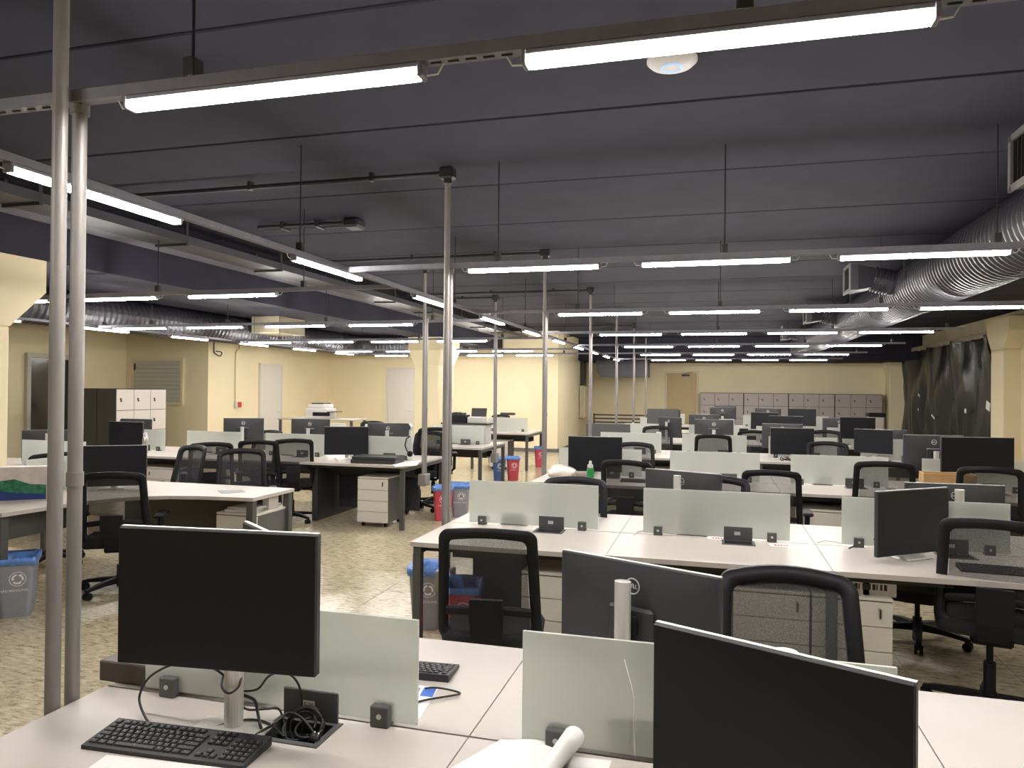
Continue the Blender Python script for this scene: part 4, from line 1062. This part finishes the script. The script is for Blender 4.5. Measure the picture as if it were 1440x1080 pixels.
obj('plug_pins', MB().cyl((-0.004, 0, 0.03), (-0.004, 0, 0.045), 0.002, None, 8).cyl((0.006, 0, 0.03), (0.006, 0, 0.045), 0.002, None, 8).mesh('plug_pins', 'silver'), pg)
cable([PZ(1194, 771, Zs), PZ(1212, 764, Zs), PZ(1226, 762, Zs+0.02), PY(1232, 752, 4.5)], 0.004, 'black cable curling at the foot of the turned monitor')
cable([PZ(1285, 768, Zs), PZ(1310, 765, Zs+0.01), PZ(1330, 772, Zs), PZ(1345, 780, Zs)], 0.004, 'black cable from the turned monitor to the keyboard behind chair')
cable([PZ(892, 752, Zs), PZ(896, 748, Zs+0.004), PZ(906, 746, Zs)], 0.003, 'short white cable end by the frosted screen with cards', 'cable_white')
cable([PZ(1087, 755, Zs), PZ(1098, 757, Zs), PZ(1106, 760, Zs)], 0.003, 'short grey cable behind a screen clamp near the cards', 'cable_white')
cable([PZ(1150, 763, Zs), PZ(1160, 760, Zs), PZ(1175, 762, Zs), PZ(1183, 764, Zs)], 0.003, 'white cable lying left of the turned monitor', 'cable_white')
for k, (px, py, Yc) in enumerate(((1108, 648, 10.1), (1122, 649, 10.12))):
    q = PZ(px, py, DT); pts = [(q[0]+0.09*math.cos(t), q[1]+0.05*math.sin(t), DT+0.02+0.014*math.sin(3*t+k)) for t in [0.42*i for i in range(16)]]
    cable(pts, 0.007, ('dark tangled cable heap at foot of the monitor, looser loop', 'dark tangled cable heap at foot of the monitor, tighter loop')[k])
# ================================================================== PAPERS AND SMALL THINGS
def flat(name, pts, m, label, cat, h=0.0012, z=DT):
    return one(name, MB().prism(pts, z, z+h), m, label, cat)
P2 = lambda x, y: PZ(x, y, DT)[:2]
def ccw(p):
    a = sum(p[i][0]*p[(i+1) % len(p)][1]-p[(i+1) % len(p)][0]*p[i][1] for i in range(len(p))); return p if a > 0 else p[::-1]
flat('paper_sheet', ccw([P2(150, 1062), P2(330, 1082), P2(300, 1130), P2(90, 1105)]), 'paper', 'white paper sheet in front of the near keyboard', 'paper')
def curl_sheet():
    m = MB(); NX, NY_ = 26, 8; vs = []
    a = Vector((*P2(715, 1046), 0)); b = Vector((*P2(808, 1062), 0)); c = Vector((*P2(625, 1086), 0))
    ux = Vector((0.30, 0.0, 0)); uy = Vector((-0.03, -0.30, 0))
    o = Vector((a.x-0.02, a.y, 0))
    for j in range(NY_+1):
        for i in range(NX+1):
            s = i/NX; t = j/NY_
            if s < 0.62:
                x = s*0.30; z = 0.006 + 0.012*math.sin(s*5)**2*(1-t*0.4)
            else:
                ang = (s-0.62)/0.38*4.4; x = 0.62*0.30 + 0.026*math.sin(ang); z = 0.012 + 0.026*(1-math.cos(ang))
            p_ = o + uy*t; vs.append((p_.x + x - 0.10*t*(1-s), p_.y, DT+0.002+z))
    for d in (0, 1):
        m.add([(x, y, z+0.0006*d) for x, y, z in vs], [(j*(NX+1)+i, (j+1)*(NX+1)+i, (j+1)*(NX+1)+i+1, j*(NX+1)+i+1) for j in range(NY_) for i in range(NX)], True)
    return m
one('curled_paper', curl_sheet(), 'paper', 'white paper sheet with rolled-up end before the frosted screen', 'paper')
flat('paper_sheet', ccw([P2(806, 1064), P2(860, 1070), P2(850, 1100), P2(790, 1095)]), 'paper', 'flat white paper sheet beneath the rolled-up end', 'paper', 0.0008)
lf = empty('leaflet', (*P2(580, 985), DT), 0, 'white leaflet with blue panel beside keyboard beyond frosted screen', 'leaflet')
lx, ly = lf.location.x, lf.location.y
obj('sheet', MB().prism(ccw([(p[0]-lx, p[1]-ly) for p in (P2(560, 960), P2(616, 968), P2(590, 1012), P2(545, 1005))]), 0, 0.0012).mesh('sheet', 'paper'), lf)
obj('print', MB().prism(ccw([(p[0]-lx, p[1]-ly) for p in (P2(597, 967), P2(614, 969), P2(608, 981), P2(590, 979))]), 0.0012, 0.0016).mesh('print', 'paper_blue'), lf)
obj('print', MB().prism(ccw([(p[0]-lx, p[1]-ly) for p in (P2(575, 966), P2(592, 968), P2(584, 982), P2(566, 980))]), 0.0012, 0.0016).mesh('print', 'paper_grey'), lf)
cable([PZ(598, 968, Zs+0.003), PZ(612, 967, Zs+0.006), PZ(632, 970, Zs+0.004), PZ(647, 975, Zs+0.002), PZ(630, 979, Zs+0.002), PZ(600, 984, Zs+0.003), PZ(578, 990, Zs+0.003)], 0.003, 'thin black cable with plug folded over the blue leaflet')
for (px, py, nm) in ((1010, 757, 'left of the power box lid'), (1098, 767, 'right of the power box lid')):
    q = PZ(px, py, DT); c_ = empty('printed_card', q, R(8), 'small white card with dark red print ' + nm, 'card')
    obj('card', MB().box(-0.065, 0.065, -0.045, 0.045, 0, 0.001).mesh('card', 'paper'), c_)
    pm = MB()
    for k in range(5): pm.box(-0.035+k*0.016, -0.035+k*0.016+0.010, -0.018, 0.018-0.006*(k % 2), 0.001, 0.0013)
    obj('print', pm.mesh('print', 'paper_red'), c_)
# dark brown box on the near bench back edge
one('flat_box', MB().rbox(-1.775, -1.40, 1.812, 2.17, DT, DT+0.062, 0.004), 'brown_box', 'flat dark brown box behind the near frosted screen', 'box')
# white cable edge near the second frosted screen
cable(onY((878, 928, 1.74), (885, 955, 1.73), (891, 985, 1.725), (892, 1030, 1.72)) + [PZ(893, 1064, Zs)], 0.0016, 'thin white wire standing before the frosted screen beside turned monitor', 'cable_white')
# packages under the bench
for (px, w_, nm) in ((1205, 0.12, 'narrow'), (1236, 0.16, 'wide')):
    q = PY(px, 815, 4.12); e = empty('labelled_box', (q[0], 4.15, 0.58), 0, nm + ' white box with printed label lying on pedestal', 'box')
    obj('carton', MB().rbox(-w_/2, w_/2, -0.04, 0.1, 0, 0.085, 0.003).mesh('carton', 'paper'), e)
    pm = MB()
    for k in range(6): pm.box(-w_/2+0.012+k*0.018, -w_/2+0.018+k*0.018+0.004*(k % 3), -0.0412, -0.04, 0.03, 0.06)
    obj('print', pm.mesh('print', 'dark_metal'), e)
# green bottle, bag
def bottle(px, py, z, prof, m, cap, label, capm='white_plastic', n=16, Y=None):
    q = PZ(px, py, z) if Y is None else (PY(px, py, Y)[0], Y, z); e = empty('bottle', q, 0, label, 'bottle')
    b = obj('body', MB().lathe(prof, n).mesh('body', m), e)
    obj('cap', MB().lathe(cap, n).mesh('cap', capm), e)
    return e
bottle(830, 668, DT, [(0.03, 0), (0.034, 0.01), (0.034, 0.06), (0.030, 0.075), (0.034, 0.09), (0.034, 0.12), (0.026, 0.14)], 'bottle_green', [(0.028, 0.14), (0.028, 0.165), (0.014, 0.175), (0.014, 0.20), (0.006, 0.205)], 'green sports bottle with white cap in front of black monitor', Y=7.0)
bottle(204, 637, DT, [(0.032, 0), (0.036, 0.01), (0.036, 0.18), (0.030, 0.21), (0.022, 0.225)], 'steel', [(0.024, 0.225), (0.024, 0.26), (0.018, 0.27)], 'tall steel flask beside frosted screen before the lockers')
bottle(890, 607, DT, [(0.03, 0), (0.035, 0.01), (0.035, 0.16), (0.02, 0.2)], 'white_plastic', [(0.02, 0.2), (0.02, 0.24), (0.01, 0.25)], 'white bottle with dark band between far monitors', 'dark_metal')
bottle(926, 636, DT, [(0.035, 0), (0.04, 0.01), (0.04, 0.2), (0.036, 0.24)], 'steel', [(0.036, 0.24), (0.036, 0.285), (0.03, 0.29)], 'tall silver flask standing before a frosted screen and power lid', 'silver')
bottle(1249, 646, DT, [(0.03, 0), (0.033, 0.01), (0.033, 0.1), (0.012, 0.15)], 'bottle_clear', [(0.013, 0.15), (0.013, 0.17), (0.01, 0.172)], 'small clear water bottle beside the teal-topped one')
bottle(1261, 647, DT, [(0.03, 0), (0.033, 0.01), (0.033, 0.1), (0.012, 0.15)], 'bottle_clear', [(0.014, 0.15), (0.014, 0.175), (0.01, 0.178)], 'small clear water bottle with teal cap', 'bottle_teal')
def blob(rx, ry, rz, amp, seed, n=20, m=12):
    rnd = random.Random(seed); ph = [(rnd.uniform(1, 5), rnd.uniform(1, 5), rnd.uniform(0, 6)) for _ in range(7)]; vs = []
    for j in range(m+1):
        th = math.pi*j/m
        for i in range(n):
            fi = 2*math.pi*i/n; d = 1 + amp*sum(math.sin(a*fi*1.0//1*0 + round(a)*fi + b*th + c) for a, b, c in ph)/3
            vs.append((rx*math.sin(th)*math.cos(fi)*d, ry*math.sin(th)*math.sin(fi)*d, max(0, rz + rz*math.cos(th)*d)))
    return MB().add(vs, [(j*n+i, (j+1)*n+i, (j+1)*n+(i+1) % n, j*n+(i+1) % n) for j in range(m) for i in range(n)], True)
q = PZ(775, 673, DT); one('plastic_bag', blob(0.16, 0.12, 0.06, 0.16, 4), 'bag_white', 'crumpled white plastic bag at end of bench with green bottle', 'bag', None, None, (q[0]+0.10, q[1]+0.05, DT))
q = PZ(800, 672, DT); one('plastic_bag', blob(0.10, 0.09, 0.045, 0.18, 9), 'bag_white', 'small white bag corner beside the crumpled bag', 'bag', None, None, (q[0]+0.1, q[1]+0.12, DT))
# wooden box
q = PY(1332, 676, 7.12); e = empty('wooden_box', (q[0], 7.12, DT), R(-3), 'light wooden box under the wide black monitor', 'box')
obj('panel', MB().rbox(-0.20, 0.20, -0.10, -0.088, 0, 0.195, 0.002).mesh('panel', 'wood_box'), e); obj('panel', MB().rbox(-0.20, 0.20, 0.088, 0.10, 0, 0.195, 0.002).mesh('panel', 'wood_box'), e)
for s_ in (-0.194, 0.194): obj('panel', MB().rbox(s_-0.006, s_+0.006, -0.088, 0.088, 0, 0.195, 0.002).mesh('panel', 'wood_box'), e)
# cup, dark phone base
q = PZ(1255, 702, DT); e = empty('mug', (q[0]+0.02, 6.98, DT), 0, 'small white mug behind the turned black monitor', 'mug')
obj('cup', MB().lathe([(0.03, 0), (0.036, 0.005), (0.038, 0.07), (0.034, 0.07), (0.032, 0.01)], 18).mesh('cup', 'white_plastic'), e)
obj('handle', MB().tube([(0.036, 0, 0.06), (0.06, 0, 0.055), (0.06, 0, 0.025), (0.036, 0, 0.018)], 0.005, 8).mesh('handle', 'white_plastic'), e)
# flat black case on left bench
q = PZ(515, 652, DT); e = empty('equipment_case', (q[0]+0.05, q[1]+0.15, DT), R(4), 'flat black equipment case lying on the left bench', 'case')
obj('case_body', MB().rbox(-0.25, 0.30, -0.16, 0.16, 0, 0.045, 0.006).mesh('case_body', 'dark_metal'), e)
obj('case_lid', MB().rbox(-0.24, 0.30, -0.15, 0.16, 0.045, 0.082, 0.006).mesh('case_lid', 'dark_metal'), e)
flat('paper_sheet', ccw([P2(550, 651), P2(592, 648), P2(586, 655), P2(556, 657)]), 'paper', 'white papers on the left bench beside black case', 'paper', 0.006)
flat('notebook', ccw([P2(470, 645), P2(492, 642), P2(496, 646), P2(475, 648)]), 'paper', 'white notebook lying under the monitor by black case', 'notebook', 0.012)
flat('paper_sheet', ccw([P2(306, 690), P2(340, 689), P2(345, 692), P2(312, 694)]), 'paper_grey', 'grey leaflet lying on the curved-edge desk', 'leaflet', 0.003)
for k, (dx, dy, a) in enumerate(((0, 0, 5), (0.03, 0.02, -8))):
    one('paper_stack', MB().rbox(-0.13, 0.13, -0.18, 0.18, 0, 0.016, 0.002), 'paper', ('lower stack of loose papers on pedestal under curved-edge desk', 'upper stack of loose papers on pedestal under curved-edge desk')[k], 'paper', None, None, (-3.78+dx, 5.44+dy, 0.58+0.017*k), R(a))
# headset
q = PY(578, 625, 8.36); e = empty('headset', (q[0], 8.33, GZ), 0, 'black headset hanging on the frosted screen at left bench', 'headset')
obj('headband', MB().tube([(0.0, 0.0, 0.01), (-0.04, -0.02, -0.02), (-0.055, -0.025, -0.10), (-0.03, -0.02, -0.17), (0.01, -0.02, -0.19)], 0.008, 8).mesh('headband', 'black_plastic'), e)
obj('ear_cup', MB().lathe([(0.02, 0), (0.035, 0.006), (0.035, 0.025), (0.02, 0.03)], 16).mesh('ear_cup', 'black_plastic'), e, (0.015, -0.02, -0.2), (H90, 0, 0))
# box files + screen block on left bench L2 end
q = PY(657, 597, 11.0)
e = empty('shelf_box', (-3.86, 11.38, DT), 0, 'white shelf box with dark top beyond left bench screen', 'shelf')
obj('box_body', MB().rbox(-0.36, 0.36, -0.15, 0.15, 0, 0.30, 0.004).mesh('box_body', 'white_plastic'), e)
obj('box_top', MB().rbox(-0.40, 0.40, -0.17, 0.17, 0.30, 0.325, 0.004).mesh('box_top', 'dark_metal'), e)
zt_ = DT+0.325
e = empty('file_box', (-4.0, 11.36, zt_), 0, 'black file box with ring binders standing on the dark-topped shelf', 'box')
obj('tray', MB().rbox(-0.15, 0.15, -0.12, 0.12, 0, 0.13, 0.006).mesh('tray', 'screen_black'), e)
for k in range(3): obj('binder', MB().rbox(-0.14+k*0.08, -0.07+k*0.08, -0.10, 0.10, 0.13, 0.16+0.012*(k % 2), 0.004).mesh('binder', 'dark_metal'), e)
e = empty('printer', (-3.70, 11.40, zt_), 0, 'small grey printer with raised lid beside the black file box', 'printer')
obj('body', MB().rbox(-0.13, 0.13, -0.12, 0.12, 0, 0.10, 0.01).mesh('body', 'white_plastic'), e)
obj('lid', MB().rbox(-0.13, 0.13, -0.008, 0.008, 0, 0.14, 0.004).mesh('lid', 'shell_grey'), e, (0, 0.08, 0.10), (-0.25, 0, 0))
# big printer on far table (left)
pt = PY(447, 590, 14.2)
e = empty('side_table', (pt[0], 14.4, 0), 0, 'white side table carrying the office printer', 'table')
obj('table_top', MB().rbox(-0.9, 0.9, -0.35, 0.35, 0.90, 0.93, 0.003).mesh('table_top', 'laminate'), e)
for sx in (-0.85, 0.85):
    for sy in (-0.3, 0.3): obj('leg', MB().rbox(sx-0.025, sx+0.025, sy-0.025, sy+0.025, 0, 0.90, 0.003).mesh('leg', 'leg_metal'), e)
e = empty('printer', (pt[0], 14.38, 0.93), 0, 'white office printer with paper tray on the side table', 'printer')
obj('body', MB().rbox(-0.28, 0.22, -0.22, 0.22, 0, 0.22, 0.015).mesh('body', 'white_plastic'), e)
obj('scanner', MB().rbox(-0.24, 0.16, -0.20, 0.20, 0.22, 0.31, 0.012).mesh('scanner', 'white_plastic'), e)
obj('scanner_lid', MB().rbox(-0.17, 0.12, -0.17, 0.17, 0.31, 0.335, 0.008).mesh('scanner_lid', 'dark_metal'), e)
obj('output_slot', MB().rbox(-0.10, 0.30, -0.235, -0.2, 0.06, 0.14, 0.004).mesh('output_slot', 'black_plastic'), e)
obj('paper_tray', MB().rbox(0.10, 0.38, -0.2, 0.2, 0.14, 0.155, 0.003).mesh('paper_tray', 'shell_grey'), e)
# telephone / camera on L bench behind headset
q = PY(578, 592, 9.0); e = empty('desk_fan', (q[0], 8.95, DT), 0, 'small white round desk fan behind the headset screen', 'fan')
obj('stem', MB().cyl((0, 0, 0), (0, 0, 0.33), 0.012, None, 10).cyl((0, 0, 0), (0, 0, 0.02), 0.07, 0.06, 16).mesh('stem', 'white_plastic'), e)
obj('head', MB().lathe([(0.02, 0), (0.055, 0.01), (0.06, 0.035), (0.03, 0.05)], 18).mesh('head', 'white_plastic'), e, (0, -0.0, 0.37), (H90, 0, 0))
obj('blade_cover', MB().lathe([(0.01, 0), (0.04, 0.004), (0.03, 0.012)], 14).mesh('blade_cover', 'dark_metal'), e, (0, -0.05, 0.37), (H90, 0, 0))
# lamp-like monitor arm on short left bench
q = PY(715, 582, 15.0); e = empty('desk_lamp', (q[0], 14.95, DT), 0, 'dark flat-headed desk lamp on the short left bench', 'lamp')
obj('lamp_base', MB().cyl((0, 0, 0), (0, 0, 0.015), 0.07, None, 16).mesh('lamp_base', 'dark_metal'), e)
obj('lamp_arm', MB().cyl((0, 0, 0.015), (0, 0, 0.34), 0.010, None, 8).mesh('lamp_arm', 'dark_metal'), e)
obj('lamp_head', MB().rbox(-0.16, 0.16, -0.05, 0.05, 0.33, 0.38, 0.015).mesh('lamp_head', 'dark_metal'), e)
# wall details: alarm, conduit, electrical panel
q = PX(331, 569, -10.3); e = empty('fire_alarm', (-10.29, q[1], q[2]), 0, 'small red fire alarm call point on cream wall', 'fire alarm')
obj('box', MB().rbox(0, 0.05, -0.06, 0.06, -0.07, 0.07, 0.006).mesh('box', 'white_plastic'), e)
obj('call_point', MB().rbox(0.05, 0.07, 0.0, 0.12, -0.06, 0.06, 0.006).mesh('call_point', 'alarm_red'), e)
one('wall_conduit', MB().tube([(-10.28, q[1]-0.03, q[2]+0.07), (-10.28, q[1]-0.03, 2.35), (-10.28, q[1]+0.02, 2.42), (-10.28, q[1]+0.1, 2.45), (-10.28, q[1]+0.12, 3.0)], 0.014, 8), 'frame_cream', 'cream surface conduit rising above the fire alarm', 'conduit')
q = PX(299, 497, -10.3); one('cable', MB().tube(bez([(-10.27, q[1], 3.0), (-10.27, q[1], q[2]+0.1), (-10.24, q[1], q[2]), (-10.2, q[1]+0.12, q[2]-0.05), (-10.2, q[1]+0.16, q[2]+0.03), (-10.25, q[1]+0.05, q[2]+0.05)]), 0.012, 6), 'cable', 'loose black cable loop hanging from the cream wall', 'cable')
q = PX(817, 566, -3.82); e = empty('electrical_panel', (-3.80, q[1], q[2]-0.45), 0, 'cream electrical panel box on the short return wall', 'electrical panel')
obj('cabinet', MB().rbox(0, 0.14, -0.4, 0.4, 0, 0.95, 0.006).mesh('cabinet', 'drywall_box'), e)
obj('panel_door', MB().rbox(0.14, 0.155, -0.38, 0.38, 0.02, 0.93, 0.003).mesh('panel_door', 'frame_cream'), e)
obj('gap', MB().box(0.02, 0.145, 0.40, 0.43, 0.02, 0.93).mesh('gap', 'dark_metal'), e)
one('cable_riser', MB().rbox(-3.815, -3.70, q[1]-0.22, q[1]+0.2, q[2]+0.5, 3.05, 0.005), 'dark_metal', 'black vertical cable riser above the electrical panel', 'cable riser')
# hanging dark box and slatted rack in the corridor corner
e = empty('air_unit', (-2.55, 21.6, 1.98), 0, 'dark hanging air unit before the recessed cream wall', 'air unit')
pr = [(-0.62, 0), (0.75, 0), (0.75, 0.48), (-0.75, 0.48), (-0.72, 0.15)]
vs = [(x, -0.3, z) for x, z in pr] + [(x, 0.3, z) for x, z in pr]; n5 = len(pr)
obj('casing', MB().add(vs, [tuple(range(n5)), tuple(reversed(range(n5, 2*n5)))] + [(i+n5, (i+1) % n5+n5, (i+1) % n5, i) for i in range(n5)]).mesh('casing', 'duct_dark'), e)
for s_ in (-0.5, 0.5): obj('hanger', MB().cyl((s_, 0, 0.48), (s_, 0, 1.1), 0.008, None, 6).mesh('hanger', 'dark_metal'), e)
e = empty('slatted_rack', (-2.55, 21.2, 0), 0, 'low rack of dark horizontal slats before recessed cream wall', 'rack')
for k in range(4): obj('slat', MB().rbox(-0.8, 0.75, -0.02, 0.02, 0.55+k*0.105, 0.59+k*0.105, 0.004).mesh('slat', 'dark_metal'), e)
for s_ in (-0.78, 0.73): obj('post', MB().rbox(s_-0.02, s_+0.02, 0.02, 0.05, 0, 0.92, 0.004).mesh('post', 'dark_metal'), e)
# grey end panels
def partition(px, py0, Y, w_, label):
    q = PY(px, py0, Y); e = empty('partition_panel', (q[0], Y, 0), 0, label, 'panel')
    obj('panel', MB().rbox(-w_/2, w_/2, -0.02, 0.02, 0.08, q[2], 0.006).mesh('panel', 'panel_grey'), e)
    for s_ in (-1, 1): obj('foot', MB().rbox(s_*w_*0.42-0.02, s_*w_*0.42+0.02, -0.18, 0.18, 0, 0.08, 0.006).mesh('foot', 'dark_metal'), e)
partition(855, 596, 12.0, 0.72, 'grey fabric partition panel standing beside the left end poles')
partition(932, 575, 15.1, 0.62, 'grey fabric partition panel below the tan door')
# fan before lockers
q = PY(1232, 578, 17.6); e = empty('water_cooler', (q[0], 17.7, 0), 0, 'grey tower water dispenser with dark top before the lockers', 'water dispenser')
obj('body', MB().rbox(-0.16, 0.16, -0.16, 0.16, 0, 1.07, 0.02).mesh('body', 'locker_far'), e)
obj('hood', MB().rbox(-0.17, 0.19, -0.15, 0.17, 1.07, 1.16, 0.03).mesh('hood', 'black_plastic'), e)
gm = MB()
for k in range(7): gm.rbox(-0.1, 0.12, -0.168, -0.158, 0.60+k*0.06, 0.62+k*0.06, 0.002)
obj('grille', gm.mesh('grille', 'drywall_box'), e)
# things on the near-left desk
q = PZ(22, 700, DT); e = empty('picture_box', (-5.10, 4.42, DT), R(38), 'cardboard box printed with green hills and blue water on corner desk', 'box')
obj('carton', MB().rbox(-0.20, 0.20, -0.05, 0.05, 0, 0.26, 0.004).mesh('carton', 'pack_sky'), e)
def hill(pts, m, y): 
    vs = [(x, y, z) for x, z in pts] + [(x, y-0.0008, z) for x, z in pts]; n = len(pts)
    return MB().add(vs, [tuple(range(n, 2*n)), tuple(reversed(range(n)))]).mesh('print', m)
obj('print', hill([(-0.19, 0.01), (0.19, 0.01), (0.19, 0.06), (-0.19, 0.10)], 'pack_blue', -0.0515), e)
obj('print', hill([(-0.19, 0.09), (0.0, 0.065), (0.19, 0.05), (0.19, 0.12), (0.08, 0.13), (-0.02, 0.17), (-0.12, 0.155), (-0.19, 0.19)], 'pack_green', -0.0530), e)
q = PZ(50, 693, DT); e = empty('note_block', (q[0]+0.04, q[1]+0.02, DT), R(30), 'yellow note block beside the toy stack', 'note pad')
obj('pad', MB().rbox(-0.035, 0.035, -0.03, 0.03, 0, 0.07, 0.004).mesh('pad', 'toy_yellow'), e)
obj('pen', MB().cyl((-0.06, -0.05, 0.008), (0.07, -0.07, 0.008), 0.006, None, 8).mesh('pen', 'black_plastic'), e)
q = PZ(63, 692, DT); e = empty('toy_stack', (q[0]+0.06, q[1]+0.08, DT), 0, 'stack of small colourful desk ornaments by twin pipes', 'ornament')
for k, (m_, r_, z_) in enumerate((('toy_blue', 0.035, 0.0), ('toy_red', 0.03, 0.06), ('toy_brown', 0.032, 0.115), ('toy_pink', 0.026, 0.17), ('toy_brown', 0.034, 0.215), ('toy_yellow', 0.03, 0.26))):
    obj('bead', MB().lathe([(r_*0.6, z_), (r_, z_+0.015), (r_*0.95, z_+0.04), (r_*0.5, z_+0.055)], 14).mesh('bead', m_), e)
q = PZ(40, 698, DT); one('eraser', MB().rbox(-0.05, 0.05, -0.015, 0.015, 0, 0.02, 0.006), 'toy_pink', 'pink eraser in front of the printed box', 'eraser', None, None, (q[0]+0.02, q[1], DT), R(40))
bottle(90, 688, DT, [(0.03, 0), (0.034, 0.01), (0.034, 0.15), (0.02, 0.2), (0.018, 0.22)], 'steel', [(0.02, 0.22), (0.02, 0.245), (0.012, 0.25)], 'steel bottle between the near twin pipes on corner desk')
